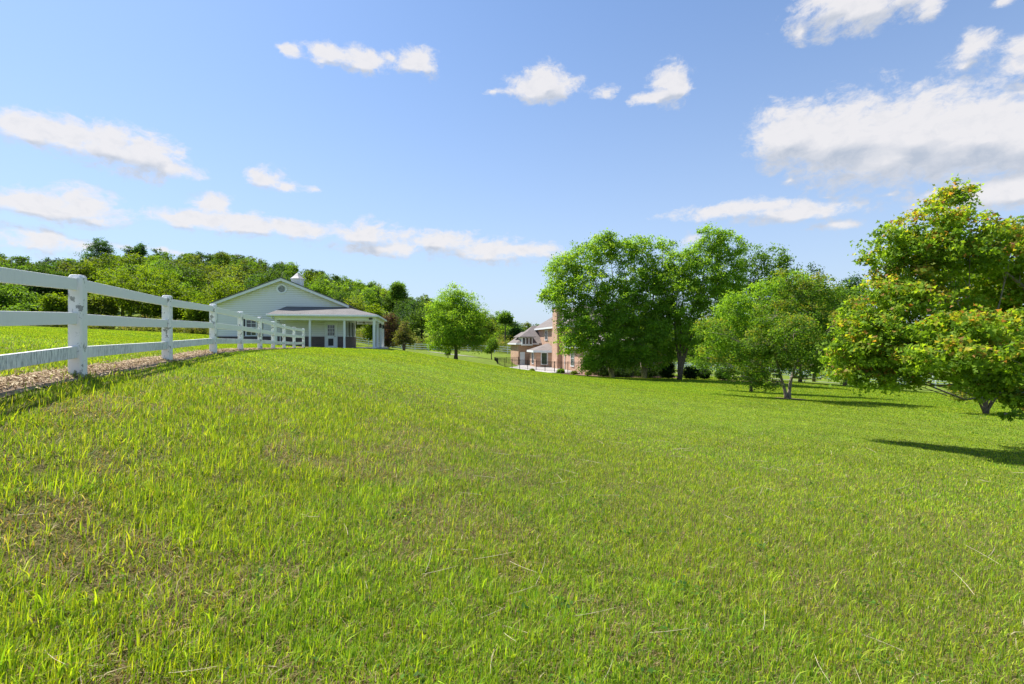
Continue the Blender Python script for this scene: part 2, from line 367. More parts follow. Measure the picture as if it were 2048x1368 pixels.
def strip(name, pts, width, mat, lift=.012, seg=1.0, wob=0):   # a ribbon draped on the ground
    P = [Vector((x, y, 0)) for x, y in pts]; L_ = []
    for a, b in zip(P[:-1], P[1:]):
        n = max(1, int((b-a).length/seg))
        for k in range(n): L_.append(a.lerp(b, k/n))
    L_.append(P[-1]); K = 5; V = []; n = len(L_)
    for i, p in enumerate(L_):
        t = (L_[min(i+1, n-1)] - L_[max(i-1, 0)]).normalized(); s = Vector((t.y, -t.x, 0))
        for k in range(K):
            w = (k/(K-1)-.5)*width*(1 + (wob*(random.random()-.5) if k in (0, K-1) else 0)); q = p + s*w; V.append((q.x, q.y))
    V = np.array(V); z = ground(V[:, 0], V[:, 1]) + lift
    fs = [(i*K+k, i*K+k+1, (i+1)*K+k+1, (i+1)*K+k) for i in range(n-1) for k in range(K-1)]; fs = np.array(fs)[:, ::-1]
    return tag(raw_mesh(name, np.column_stack([V, z]), fs.ravel(), np.full(len(fs), 4), mat, smooth=True), kind='structure')
def patch(name, poly, mat, lift=.03, seg=.7):                  # a polygon draped on the ground (convex)
    c = Vector((sum(p[0] for p in poly)/len(poly), sum(p[1] for p in poly)/len(poly))); V = [(c.x, c.y)]; ring = []
    for a, b in zip(poly, poly[1:]+poly[:1]):
        n = max(1, int(math.dist(a, b)/seg))
        for k in range(n): ring.append((a[0]+(b[0]-a[0])*k/n, a[1]+(b[1]-a[1])*k/n))
    m = len(ring); Rn = 8; f = []
    for r in range(1, Rn+1):
        for p in ring: V.append((c.x+(p[0]-c.x)*r/Rn, c.y+(p[1]-c.y)*r/Rn))
    for k in range(m): f.append((0, 1+k, 1+(k+1) % m))
    V = np.array(V); z = ground(V[:, 0], V[:, 1]) + lift; lp = np.array(f).ravel(); sz = [3]*m
    q = [(1+r*m+k, 1+(r+1)*m+k, 1+(r+1)*m+(k+1) % m, 1+r*m+(k+1) % m) for r in range(Rn-1) for k in range(m)]
    return tag(raw_mesh(name, np.column_stack([V, z]), np.concatenate([lp, np.array(q).ravel()]), sz+[4]*len(q), mat, smooth=True), kind='structure')
M['mulch'] = simple('brown_mulch', (.17, .10, .07), .95, .45, 14, bmp=.8)
M['strawbed'] = simple('dry_straw_mulch', (.26, .18, .11), .95, .4, 16, bmp=.8)
_FY = [-20, -4.04, 6.16, 9.6, 12.75, 16, 19.2, 22.5, 25.7, 29, 32.2, 36]; _FX = [3.3, -1.75, -5.35, -6.62, -7.62, -8.69, -9.68, -10.75, -11.72, -12.64, -13.43, -14.4]
fence_x = lambda Y: np.interp(Y, _FY, _FX)
strip('mulch_strip', [(float(fence_x(v))-.10, v) for v in (-3, 0, 3, 6.16, 9.6, 12.75, 16, 19.2, 22.5, 25.7, 29, 32.2, 33.5)], .52, M['strawbed'], .012, .5, .35)
strip('driveway', [(-12.5,76),(-9,75),(-4,77),(0,79),(4,86),(14,92),(24,86),(31,78),(50,74)], 2.2, M['drive'], .02)

# ------------------------------------------------------------------ leaves, trunks, trees
def unit(v): return v/np.maximum(np.linalg.norm(v, axis=-1, keepdims=True), 1e-9)
def leaf_arrays(P, Nn, size, col, g, asp=.62):
    n = len(P); Nn = unit(Nn); a = unit(np.cross(Nn, unit(g.normal(size=(n, 3))))); b = np.cross(Nn, a)
    s = np.asarray(size).reshape(-1, 1)*np.ones((n, 1)); fold = Nn*s*.16
    V = np.empty((n, 4, 3)); V[:, 0] = P - a*s*.5; V[:, 1] = P + b*s*asp*.5 + fold - a*s*.06; V[:, 2] = P + a*s*.5; V[:, 3] = P - b*s*asp*.5 + fold - a*s*.06
    return V.reshape(-1, 3), np.repeat(col, 4, 0)
def lobed_arrays(P, Nn, size, col, g):     # a palmate leaf: three pointed lobes, nine corners
    n = len(P); Nn = unit(Nn); a = unit(np.cross(Nn, unit(g.normal(size=(n, 3))))); b = np.cross(Nn, a); s = np.asarray(size).reshape(-1, 1)*np.ones((n, 1))
    sh = [(-.45,0),(-.2,.16),(-.12,.5),(.1,.2),(.52,0),(.1,-.2),(-.12,-.5),(-.2,-.16)]
    V = np.empty((n, 8, 3))
    for k, (u, v) in enumerate(sh): V[:, k] = P + a*s*u + b*s*v + Nn*s*(.22*abs(v)-.25*max(0, u))
    return V.reshape(-1, 3), np.repeat(col, 8, 0)
def pal(g, n, palette, w=None, cl=None, var=.16):
    p = np.array(palette); w = np.array(w)/sum(w) if w else None
    k = g.choice(len(p), n, p=w); c = p[k]*(1+g.normal(0, var, (n, 1))); return np.clip(c, .004, .9)
def crown(blobs, ncl, nl, rc, g, shell=.55, gap=.0):
    B = np.array([[*b[0], *b[1]] for b in blobs], float); A = (B[:, 3]*B[:, 4]*B[:, 5])**(2/3); k = g.choice(len(B), ncl, p=A/A.sum())
    d = unit(g.normal(size=(ncl, 3))); r = shell+(1-shell)*g.random((ncl, 1))**.7
    c = B[k, :3]+d*r*B[k, 3:]
    P = (c[:, None]+g.normal(size=(ncl, nl, 3))*rc*np.array([1, 1, .62])*(0.6+.8*g.random((ncl, 1, 1)))).reshape(-1, 3)
    out = np.repeat(d, nl, 0); return c, P, out, np.repeat(np.arange(ncl), nl), k
PAL = {
 'birch': ([(0.171,0.315,0.033),(0.239,0.409,0.042),(0.120,0.229,0.031),(0.339,0.455,0.054)], [3,3,2,1]),
 'green': ([(0.112,0.213,0.029),(0.149,0.270,0.032),(0.075,0.149,0.023)], [3,2,2]),
 'lime':  ([(0.128,0.206,0.014),(0.165,0.237,0.016),(0.092,0.158,0.014)], [3,2,1]),
 'deep':  ([(0.048,0.102,0.026),(0.066,0.132,0.030),(0.036,0.078,0.022)], [2,2,1]),
 'olive': ([(0.131,0.186,0.035),(0.183,0.230,0.040),(0.092,0.137,0.030)], [2,2,1]),
 'blue':  ([(0.042,0.102,0.036),(0.060,0.132,0.042)], [1,1]),
 'plum':  ([(0.080,0.044,0.048),(0.112,0.064,0.060),(0.048,0.040,0.028),(0.080,0.080,0.032)], [3,2,2,1]),
 'mixed': ([(.12,.15,.045),(.20,.20,.09),(.22,.14,.11),(.08,.12,.03)], [3,2,1,2]),
 'maple': ([(0.180,0.306,0.029),(0.268,0.400,0.038),(0.116,0.213,0.029)], [3,3,2]),
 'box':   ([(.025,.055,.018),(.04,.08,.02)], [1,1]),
 'scrub': ([(.16,.20,.045),(.22,.24,.07),(.11,.15,.035),(.20,.16,.09)], [3,2,2,1]),
}
def tree(name, label, cat, x, y, blobs, stems, ncl, nl, rc, ls, palette, bark='bark', group=None, seed=1, limb=1.0, lobed=False, tip=None, var=.16, shell=.5, twigs=True):
    """blobs: [((x,y,z),(rx,ry,rz))] world; stems: [(path of world points, r0, r1)]; z None = from the ground"""
    g = np.random.default_rng(seed); z0 = gz(x, y)-.05; root = empty(name, (x, y, z0), label=label, cat=cat, group=group); O = np.array((x, y, z0))
    c, P, out, ci, bk = crown(blobs, ncl, nl, rc, g, shell)
    keep = P[:, 2] > ground(P[:, 0], P[:, 1])+.12; P, out, ci = P[keep], out[keep], ci[keep]; n = len(P)
    Nn = out*.55+g.normal(size=(n, 3))*.75+np.array([-.15, .1, .55])
    cc = pal(g, ncl, *PAL[palette], var=.12)[ci]*.6+pal(g, n, *PAL[palette], var=var)*.4
    if tip is not None:
        h = smooth(out[:, 2]*.6+g.normal(0, .35, n)+(g.random(ncl)[ci]-.5)*1.0, .42, .9)[:, None]
        tc = np.array(tip)[g.integers(0, len(tip), n)]; cc = cc*(1-h)+tc*h
    fn = lobed_arrays if lobed else leaf_arrays; V, VC = fn(P-O, Nn, ls*(.7+.6*g.random(n)), cc, g); k = 8 if lobed else 4
    raw_mesh('crown', V, np.arange(n*k), np.full(n, k), M['leaf'], root, VC)
    mb = MB(); nodes = []
    for path, r0, r1 in stems:
        p = [Vector(q)-Vector(O) for q in path]; pts = []; m = len(p)
        for a in range(m-1):                       # subdivided with slight wander
            for t in range(4):
                q = p[a].lerp(p[a+1], t/4); w = .02*(p[a+1]-p[a]).length if (a or t) else 0
                pts.append(q+Vector((random.uniform(-w, w), random.uniform(-w, w), 0)))
        pts.append(p[-1]); L_ = len(pts); rad = [r0*(1-i/(L_-1))**.85+r1 for i in range(L_)]
        rad[0] *= 1.35; pts[0].z -= .1; mb.tube(pts, rad, 9); nodes += [(q, rad[i]) for i, q in enumerate(pts) if i > L_*.3]
    NP = np.array([tuple(q[0]) for q in nodes])
    bl = np.array([b[0] for b in blobs])-O; hubs = []
    for q in bl:                                   # limbs from the stems to the crown lobes
        d = np.linalg.norm(NP-(q-np.array([0, 0, .35*np.linalg.norm(q[:2])+.3])), axis=1)+np.maximum(0, NP[:, 2]-q[2])*2; k = int(np.argmin(d)); s = Vector(NP[k]); e = Vector(q); r = nodes[k][1]*.62*limb
        mid = s.lerp(e, .5)+Vector((0, 0, -.08*(e-s).length)); mid2 = s.lerp(e, .78)+Vector((0, 0, .02))
        mb.tube([s, s.lerp(mid, .5), mid, mid2, e], [r, r*.8, r*.6, r*.42, r*.22+.008], 6); hubs.append((mid, r*.6, e, r*.3))
    if twigs:
        for i in range(0, len(c), max(1, len(c)//260)):
            m_, rm, e, re = hubs[bk[i]]; t = random.random(); s = m_.lerp(e, t); q = Vector(c[i]-O); r = max(.008, rm*.35*(1-t)+.006)
            mb.tube([s, s.lerp(q, .5)+Vector((0, 0, .05*(q-s).length)), q], [r, r*.6, r*.25], 4, False)
    mb.build('trunk', M[bark], root, smooth=True); return root
def lobes(cx, cy, z0, z1, rx, ry, n, g, rmin=.35, rmax=.5, taper=.0):   # lobes filling an egg between z0 and z1
    out = []; cz = (z0+z1)/2; rz = (z1-z0)/2
    for _ in range(n):
        d = unit(g.normal(size=3)); r = g.random()**.4*.72; k = g.uniform(rmin, rmax); f = 1-taper*max(0, d[2]*r)
        out.append(((cx+d[0]*r*rx*f, cy+d[1]*r*ry*f, cz+d[2]*r*rz), (rx*k*f, ry*k*f, rz*k*.85)))
    return out
def round_tree(name, label, x, y, z0, z1, r, palette, seed, n=14, ncl=260, nl=22, rc=.28, ls=.2, bark='bark', group=None, cat='tree', taper=.2, tr=.16, lean=0, shell=.5, ry=None, th=.75):
    g = np.random.default_rng(seed); b = lobes(x+lean, y, z0, z1, r, ry or r, n, g, taper=taper); base = gz(x, y)
    return tree(name, label, cat, x, y, b, [([(x, y, base), (x+lean*.3, y, base+(z1-base)*.35), (x+lean, y, base+(z1-base)*th)], tr, .02)], ncl, nl, rc, ls, palette, bark, group, seed, shell=shell)

# ------------------------------------------------------------------ white barn with a wrap-round porch
def siding(mb, O, u, n, z0, z1, lim, step=.15, lap=.032):      # lapped boards; lim(z) -> (a,b) along u
    O = Vector(O); u = Vector(u); n = Vector(n); z = z0
    while z < z1-.01:
        zt = min(z+step, z1); a0, b0 = lim(z); a1, b1 = lim(zt)
        if b0-a0 > .05:
            P = [O+u*a0+n*lap+Vector((0,0,z)), O+u*b0+n*lap+Vector((0,0,z)), O+u*b1+n*.003+Vector((0,0,zt)), O+u*a1+n*.003+Vector((0,0,zt)),
                 O+u*a0-n*.02+Vector((0,0,z)), O+u*b0-n*.02+Vector((0,0,z)), O+u*b1-n*.02+Vector((0,0,zt)), O+u*a1-n*.02+Vector((0,0,zt))]
            mb.poly(P, [(0,1,2,3), (4,5,1,0), (1,5,6,2), (4,0,3,7), (7,3,2,6)])
        z = zt
def hip_roof(mb, x0, x1, y0, y1, z0, zr, r0, r1, axis='y', th=.1):
    if axis == 'y': xm = (x0+x1)/2; A = (xm, r0, zr); B = (xm, r1, zr)
    else: ym = (y0+y1)/2; A = (r0, ym, zr); B = (r1, ym, zr)
    p = [(x0,y0,z0),(x1,y0,z0),(x1,y1,z0),(x0,y1,z0),A,B,(x0,y0,z0-th),(x1,y0,z0-th),(x1,y1,z0-th),(x0,y1,z0-th)]
    f = [(0,1,4),(1,2,5,4),(2,3,5),(3,0,4,5)] if axis == 'y' else [(0,1,5,4),(1,2,5),(2,3,4,5),(3,0,4)]
    mb.poly(p, f+[(0,6,7,1),(1,7,8,2),(2,8,9,3),(3,9,6,0),(9,8,7,6)])
def window_at(parent, u0, u1, z0, z1, face, off, cols=2, rows=2, name='window', fr=.07, pane_mat='glass', double=False):
    """window on a wall; face 'y' (wall at y=off facing -y) or 'x' (wall at x=off facing sx)"""
    def bx(mb, a0, a1, c0, c1, d0, d1):
        if face == 'y': mb.box(a0, a1, off-d1, off-d0, c0, c1)
        elif face == '-x': mb.box(off-d1, off-d0, a0, a1, c0, c1)
        else: mb.box(off+d0, off+d1, a0, a1, c0, c1)
    m = MB(); bx(m, u0, u0+fr, z0, z1, .0, .07); bx(m, u1-fr, u1, z0, z1, .0, .07); bx(m, u0+fr, u1-fr, z1-fr, z1, .0, .07); bx(m, u0-.03, u1+.03, z0-.05, z0+fr*.6, .0, .1)
    for k in range(1, cols): c = u0+(u1-u0)*k/cols; bx(m, c-.014, c+.014, z0+fr*.6, z1-fr, .03, .055)
    for k in range(1, rows):
        c = z0+(z1-z0)*k/rows; w = .03 if (double and k == rows//2) else .014; bx(m, u0+fr, u1-fr, c-w, c+w, .031, .056 if w < .02 else .062)
    fo = m.build('window_frame', M['white'], parent)
    if name != 'window_frame': fo.name = name
    p = MB(); bx(p, u0+fr, u1-fr, z0+fr*.6, z1-fr, .005, .028); po = p.build('pane', M[pane_mat], fo); return fo

ROT = math.radians(10)
BZ = -.52
barn = empty('white_barn', (-13.69, 41, BZ), ROT, label='white lap-sided barn with brick base, gable vent, cupola and wrap-around porch', cat='barn')
W0, D0, RZ, PITCH = -9.72, 6.4, 5.62, .41
rz = lambda x: RZ-abs(x+4.86)*PITCH
def glim(z):
    if z > RZ-4.86*PITCH-.12:
        h = max(0, (RZ-.12-z)/PITCH); return (-4.86-h, -4.86+h)
    return (W0, 0)
core = MB(); core.prism([(W0+.02,.03,-.6),(-.02,.03,-.6),(-.02,.03,rz(0)-.15),(-4.86,.03,RZ-.15),(W0+.02,.03,rz(0)-.15)], (0, D0-.06, 0)); 
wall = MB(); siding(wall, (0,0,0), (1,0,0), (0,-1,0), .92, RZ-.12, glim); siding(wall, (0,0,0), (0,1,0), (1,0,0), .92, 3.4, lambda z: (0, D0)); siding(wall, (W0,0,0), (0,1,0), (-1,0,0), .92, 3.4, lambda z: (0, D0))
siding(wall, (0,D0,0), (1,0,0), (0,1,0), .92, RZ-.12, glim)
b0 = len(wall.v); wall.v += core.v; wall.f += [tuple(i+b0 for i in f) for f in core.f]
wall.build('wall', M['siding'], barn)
br = MB(); br.box(W0-.03, -1.6, -.05, -.021, -.7, .92); br.box(-.56, .05, -.05, -.021, -.7, .92); br.box(.021, .05, -.0209, D0+.03, -.7, .92); br.box(W0-.05, W0-.021, -.05, D0+.03, -.7, .92); br.box(W0-.03, .05, D0+.021, D0+.05, -.7, .92)
br.build('brick_base', M['barn_brick'], barn)
lg = MB(); lg.box(W0-.06, -1.6, -.075, -.021, .921, .965); lg.box(-.56, .075, -.075, -.021, .921, .965); lg.box(.021, .075, -.0205, D0+.03, .921, .965)
lg.build('ledge', M['barn_brick'], barn)
r = MB(); OV = .38
for s in (-1, 1):
    xe = -4.86+s*(4.86+.36); xr = -4.86
    r.prism([(xr, -OV, RZ), (xe, -OV, rz(xe)), (xe, -OV, rz(xe)+.07), (xr, -OV, RZ+.075)], (0, D0+2*OV, 0))
ro = r.build('roof', M['barn_shingle'], barn)
for s in (-1, 1):
    t = MB(); xe = -4.86+s*(4.86+.34); t.prism([(-4.86, -OV+.02, RZ-.005), (xe, -OV+.02, rz(xe)-.005), (xe, -OV+.02, rz(xe)-.2), (-4.86, -OV+.02, RZ-.215)], (0, .035, 0))
    t.build('rake_board', M['white'], barn)
    t = MB(); t.prism([(-4.86, D0+OV-.02, RZ-.005), (xe, D0+OV-.02, rz(xe)-.005), (xe, D0+OV-.02, rz(xe)-.2), (-4.86, D0+OV-.02, RZ-.215)], (0, -.035, 0)); t.build('rake_board', M['white'], barn)
    t = MB(); t.prism([(-4.86+s*.02, -OV+.055, RZ-.03), (xe, -OV+.055, rz(xe)-.02), (xe, -OV+.055, rz(xe)-.04), (-4.86+s*.02, -OV+.055, RZ-.05)], (0, OV-.03, 0)); t.build('soffit', M['white'], barn)
t = MB(); t.box(W0-.045, W0+.1, -.08, -.033, .97, 3.42); t.build('corner_board', M['white'], barn)
t = MB(); t.box(-.1, .085, -.08, -.033, .97, 3.3); t.box(.033, .08, -.0329, .1, .97, 3.3); t.build('corner_board', M['white'], barn)
t = MB(); ring = [(-4.86+.0+.40*math.cos(a), -.09, 4.78+.40*math.sin(a)) for a in [k*math.pi/14 for k in range(28)]]; inn = [(-4.86+.27*math.cos(a), -.09, 4.78+.27*math.sin(a)) for a in [k*math.pi/14 for k in range(28)]]
for k in range(28):
    q = (k+1) % 28; t.prism([ring[k], ring[q], inn[q], inn[k]], (0, .08, 0))
vo = t.build('gable_vent', M['white'], barn)
t = MB()
for k in range(9):
    z = 4.78-.24+.06*k; h = math.sqrt(max(0, .268**2-(z-4.78)**2)); t.prism([(-4.86-h, -.075, z-.02), (-4.86-h, -.03, z+.025), (-4.86-h, -.025, z+.02), (-4.86-h, -.07, z-.025)], (2*h, 0, 0))
t.build('louvre', simple('grey_louvre', (.40, .42, .43), .6), vo)
# cupola
cx, cy = -4.86, 5.0
cu = MB(); cu.box(cx-.44, cx+.44, cy-.44, cy+.44, 4.9, 6.12); cu.box(cx-.5, cx+.5, cy-.5, cy+.5, 6.12, 6.2); co = cu.build('cupola', M['white'], barn)
cu = MB()
for k in range(10):
    z = 5.45+.06*k; cu.box(cx-.3, cx+.3, cy-.47, cy-.441, z, z+.028); cu.box(cx+.441, cx+.47, cy-.3, cy+.3, z, z+.028)
cu.build('louvre', M['white'], co)
cu = MB(); k0 = [(cx+.62*math.cos(a), cy+.62*math.sin(a), 6.2) for a in [math.pi/8+k*math.pi/4 for k in range(8)]]; k1 = [(cx+.36*math.cos(a), cy+.36*math.sin(a), 6.42) for a in [math.pi/8+k*math.pi/4 for k in range(8)]]
cu.poly(k0+k1+[(cx, cy, 6.78)], [tuple(range(8))[::-1]]+[(k, (k+1) % 8, 8+(k+1) % 8, 8+k) for k in range(8)]+[(8+k, 8+(k+1) % 8, 16) for k in range(8)])
cu.build('cupola_roof', simple('weathered_zinc', (.30, .285, .29), .6, .15, 5), co)
# porch roof, wrapping the front right corner
PZ, EZ, XL, YF, XR, XS = 3.38, 2.66, -5.25, -2.42, 2.78, -4.5
pr = MB(); YB = D0+.35
T0, T1, T2 = (XS, -.02, PZ), (.02, -.02, PZ), (.02, YB-.3, PZ); E0, E1, E2 = (XL, YF, EZ), (XR, YF, EZ), (XR, YB+.25, EZ); EL = (XL, -.02, EZ); EB = (.02, YB+.25, EZ)
dn = lambda p: (p[0], p[1], p[2]-.07)
tops = [T0, T1, T2, E0, E1, E2, EL, EB]; pr.poly(tops+[dn(p) for p in tops], [(3,4,1,0), (4,5,2,1), (6,3,0), (5,7,2), (11,8,9,12), (12,9,10,13), (14,8,11), (13,10,15), (3,11,12,4), (4,12,13,5), (6,14,11,3), (5,13,15,7)])
pr.build('porch_roof', M['barn_shingle'], barn)
g_ = MB(); g_.box(XL, XR+.02, YF-.1, YF+.03, EZ-.19, EZ-.03); g_.box(XR-.03, XR+.08, YF+.031, YB+.25, EZ-.19, EZ-.03); g_.box(XL-.1, XL+.03, YF-.1, -.05, EZ-.19, EZ-.03); g_.build('gutter', M['white'], barn, bevel=.03)
g_ = MB(); g_.box(XL+.05, XR-.05, YF+.035, -.09, 2.47, 2.5); g_.box(.09, XR-.05, -.0899, YB+.2, 2.47, 2.5); g_.build('porch_ceiling', M['white'], barn)
g_ = MB(); g_.box(-4.85, 2.6, -2.1, -1.9, 2.2, 2.469); g_.box(2.4, 2.6, -1.899, YB, 2.2, 2.469); g_.box(.1, 2.399, YB-.2, YB, 2.2, 2.469); g_.build('porch_beam', M['white'], barn)
sl = MB(); sl.box(-5.0, 3.0, -2.3, -.06, -.5, .03); sl.box(.06, 3.0, -.0599, YB+.3, -.5, .03); sl.build('porch_floor', M['concrete'], barn)
for x, y, w in [(-4.75,-2,.075),(-2.3,-2,.075),(.25,-2,.075),(2.5,-2,.1),(2.5,.95,.1),(2.5,3.9,.1),(2.5,YB-.1,.1)]:
    p = MB(); p.box(x-w, x+w, y-w, y+w, .03, 2.199); p.box(x-w-.02, x+w+.02, y-w-.02, y+w+.02, .031, .13); p.build('porch_post', M['white'], barn, bevel=.008)
ds = MB(); ds.tube([(-4.98,-2.36,2.5),(-4.98,-2.3,2.35),(-4.95,-.4,2.2),(-4.95,-.14,2.0),(-4.95,-.14,.1)], [.045]*5, 6); ds.build('downspout', M['white'], barn)
for y in (.95, 3.9):          # lanterns on the outer porch posts
    l = MB(); l.box(2.605, 2.68, y-.03, y+.03, 1.98, 2.04); l.box(2.66, 2.84, y-.09, y+.09, 1.72, 1.98); l.poly([(2.64,y-.11,1.98),(2.86,y-.11,1.98),(2.86,y+.11,1.98),(2.64,y+.11,1.98),(2.75,y,2.1)], [(0,1,4),(1,2,4),(2,3,4),(3,0,4),(3,2,1,0)]); l.build('lantern', M['dark'], barn)
sp_ = MB(); sp_.box(2.12, 2.38, -2.2, -2.101, 2.28, 2.4); sp_.build('junction_box', M['dark'], barn)
# door with upper lights and a pet flap
d = MB(); d.box(-1.57, -1.47, -.1, -.0209, .03, 2.15); d.box(-.69, -.59, -.1, -.0209, .03, 2.15); d.box(-1.47, -.69, -.1, -.0209, 2.05, 2.15); d.build('door_frame', M['white'], barn)
d = MB(); d.box(-1.469, -.691, -.07, -.0211, .03, 2.049); door = d.build('door', M['white'], barn)
d = MB(); d.box(-1.34, -.82, -.078, -.0701, 1.05, 1.9); d.build('pane', M['glass'], door)
d = MB()
for k in range(1, 3): x = -1.34+.52*k/3; d.box(x-.012, x+.012, -.088, -.0781, 1.05, 1.9)
for k in range(1, 3): z = 1.05+.85*k/3; d.box(-1.34, -.82, -.087, -.0782, z-.012, z+.012)
d.build('glazing_bar', M['white'], door)
d = MB(); d.box(-1.30, -.90, -.085, -.0702, .22, .80); d.build('pet_flap', M['dark'], door)
d = MB(); d.tube([(-.77,-.07,.98),(-.77,-.13,.98)], [.03,.035], 8); d.build('handle', M['brass'], door)
window_at(barn, -7.55, -6.72, 1.02, 2.32, 'y', -.021, 2, 4, double=True)
for a, b in ((-8.0, -7.6), (-6.67, -6.27)):
    s_ = MB(); s_.box(a, b, -.06, -.0212, 1.0, 2.34)
    for k in range(18): s_.box(a+.05, b-.05, -.075, -.0601, 1.06+k*.068, 1.1+k*.068)
    s_.build('shutter', M['shutter'], barn)
for y in (.55, 2.4, 4.4):
    window_at(barn, y, y+.75, 1.02, 2.2, 'x', .021, 2, 2)
    for a in (y-.38, y+.79):
        s_ = MB(); s_.box(.0212, .06, a, a+.34, 1.0, 2.22); s_.build('shutter', M['shutter'], barn)
fn = MB(); fn.tube([(1.3,1.8,2.47),(1.3,1.8,2.22)], [.02,.02], 6); fn.tube([(1.3,1.8,2.24),(1.3,1.8,2.12)], [.1,.08], 10); fan = fn.build('ceiling_fan', M['brass'], barn)
for k in range(5):
    a = k*2*math.pi/5+.3; u = Vector((math.cos(a), math.sin(a), 0)); v = Vector((-u.y, u.x, .15)); c = Vector((1.3,1.8,2.18)); bl = MB()
    bl.prism([c+u*.09-v*.04, c+u*.62-v*.07, c+u*.62+v*.07, c+u*.09+v*.04], (0,0,.012)); bl.build('fan_blade', M['wire'], fan)

# ------------------------------------------------------------------ brick house
HZ = -3.55
house = empty('brick_house', (9.05, 52, HZ), ROT, label='pinkish brick house with grey hip roofs, tall chimney and bay, half hidden by trees', cat='house')
w = MB(); w.box(0, 7.5, 0, 12, -.8, 2.95); w.box(0, 7.5, 12.001, 30, -.8, 5.6); w.box(-3.6, -.001, 26, 33, -.8, 3.3)
w.build('wall', M['house_brick'], house)
r = MB(); hip_roof(r, -.4, 7.9, -.4, 12.5, 3.0, 4.7, 3.6, 9.0); r.build('roof', M['house_shingle'], house)
r = MB(); hip_roof(r, -.45, 7.95, 11.6, 30.45, 5.66, 8.6, 15.5, 26.5); r.build('roof', M['house_shingle'], house)
r = MB(); hip_roof(r, -4.0, 4.0, 25.6, 33.4, 3.35, 6.2, -.6, 4.0, 'x'); r.build('roof', M['house_shingle'], house)
f = MB()
def fascia(mb, x0, x1, y0, y1, z, h=.2, t=.05):
    mb.box(x0-t, x1+t, y0-t, y0, z-h, z+.02); mb.box(x0-t, x1+t, y1, y1+t, z-h, z+.02); mb.box(x0-t, x0, y0+.001, y1-.001, z-h, z+.02); mb.box(x1, x1+t, y0+.001, y1-.001, z-h, z+.02)
fascia(f, -.4, 7.9, -.4, 11.5, 3.0); fascia(f, -.45, 7.95, 11.6, 30.45, 5.66, .22); fascia(f, -4.0, -.5, 25.6, 33.4, 3.35)
f.box(-.38, 7.88, -.38, 11.5, 2.86, 2.885); f.box(-.43, 7.93, 11.62, 30.4, 5.5, 5.53); f.box(-3.98, -.01, 25.62, 33.3, 3.2, 3.23)
f.build('eaves_board', M['white'], house)
c = MB(); c.box(-.58, -.002, 14.4, 17.2, -.8, 5.0); c.box(-.58, .12, 14.7, 16.9, 5.001, 8.1); c.box(-.64, .18, 14.64, 16.96, 7.75, 7.9); c.box(-.68, .22, 14.6, 17.0, 8.101, 8.22)
c.build('chimney', M['house_brick'], house)
# dormer on the wing
dm = MB(); dm.box(-3.2, -1.5, 25.3, 28, 3.0, 4.35); do = dm.build('dormer', M['white'], house)
for k in range(3): window_at(do, -3.12+k*.52, -2.64+k*.52, 3.2, 4.25, 'y', 25.299, 1, 1, fr=.06)
r = MB(); hip_roof(r, -3.55, -1.15, 24.9, 30.5, 4.37, 5.15, 26.0, 30.0); r.build('dormer_roof', M['house_shingle'], house)
# bay
B = [(-.002, 17.6), (-2.3, 19.6), (-2.3, 23.6), (-.002, 25.4)]
bay = MB(); bay.prism([(x, y, -.8) for x, y in B], (0, 0, 3.05)); bo = bay.build('bay', M['house_brick'], house)
E = [(-.002, 17.1), (-2.7, 19.4), (-2.7, 23.8), (-.002, 25.95)]; ap = [(-.05, 21.0, 3.35), (-.05, 22.2, 3.35)]
r = MB(); r.poly([(x, y, 2.35) for x, y in E]+ap+[(x, y, 2.27) for x, y in E], [(0,1,4)[::-1], (1,2,5,4)[::-1], (2,3,5)[::-1], (0,4,5,3), (6,7,1,0)[::-1], (7,8,2,1)[::-1], (8,9,3,2)[::-1], (6,7,8,9)]); r.build('bay_roof', M['house_shingle'], bo)
f = MB()
for a, b in zip(E[:-1], E[1:]):
    A = Vector((*a, 2.36)); Bv = Vector((*b, 2.36)); n = Vector(((Bv-A).y, -(Bv-A).x, 0)).normalized()*-.05; f.prism([A, Bv, Bv+Vector((0,0,-.28)), A+Vector((0,0,-.28))], n)
f.build('bay_fascia', M['white'], bo)
def slanted_window(parent, a, b, t0, t1, z0, z1):
    A = Vector((*a, 0)); Bv = Vector((*b, 0)); u = (Bv-A).normalized(); n = Vector((u.y, -u.x, 0)); 
    if n.x > 0: n = -n
    L_ = (Bv-A).length; p0 = A+u*(L_*t0); p1 = A+u*(L_*t1); W_ = (p1-p0).length; fr = .09; m = MB()
    def q(mb, a0, a1, c0, c1, d0, d1):
        P = [p0+u*a0+n*d0, p0+u*a1+n*d0, p0+u*a1+n*d1, p0+u*a0+n*d1]; mb.prism([x+Vector((0,0,c0)) for x in P], (0,0,c1-c0))
    q(m, 0, fr, z0, z1, .0, .07); q(m, W_-fr, W_, z0, z1, .0, .07); q(m, fr, W_-fr, z1-fr, z1, 0, .07); q(m, fr, W_-fr, z0, z0+fr, 0, .07)
    o = m.build('window', M['white'], parent); m = MB(); q(m, fr, W_-fr, z0+fr, z1-fr, .0, .03); m.build('pane', M['glass'], o)
slanted_window(bo, B[0], B[1], .38, .72, .35, 2.1); slanted_window(bo, B[1], B[2], .3, .62, .35, 2.1)
window_at(house, 21.8, 23.4, 3.85, 5.35, '-x', -.002, 2, 2)
window_at(house, 3.2, 4.6, 1.0, 2.5, '-x', -.002, 2, 2); window_at(house, 8.6, 10.0, .6, 2.5, '-x', -.002, 2, 2)
window_at(house, 2.2, 3.3, .75, 2.5, 'y', -.002, 2, 2); window_at(house, 5.0, 6.1, .75, 2.5, 'y', -.002, 2, 2)
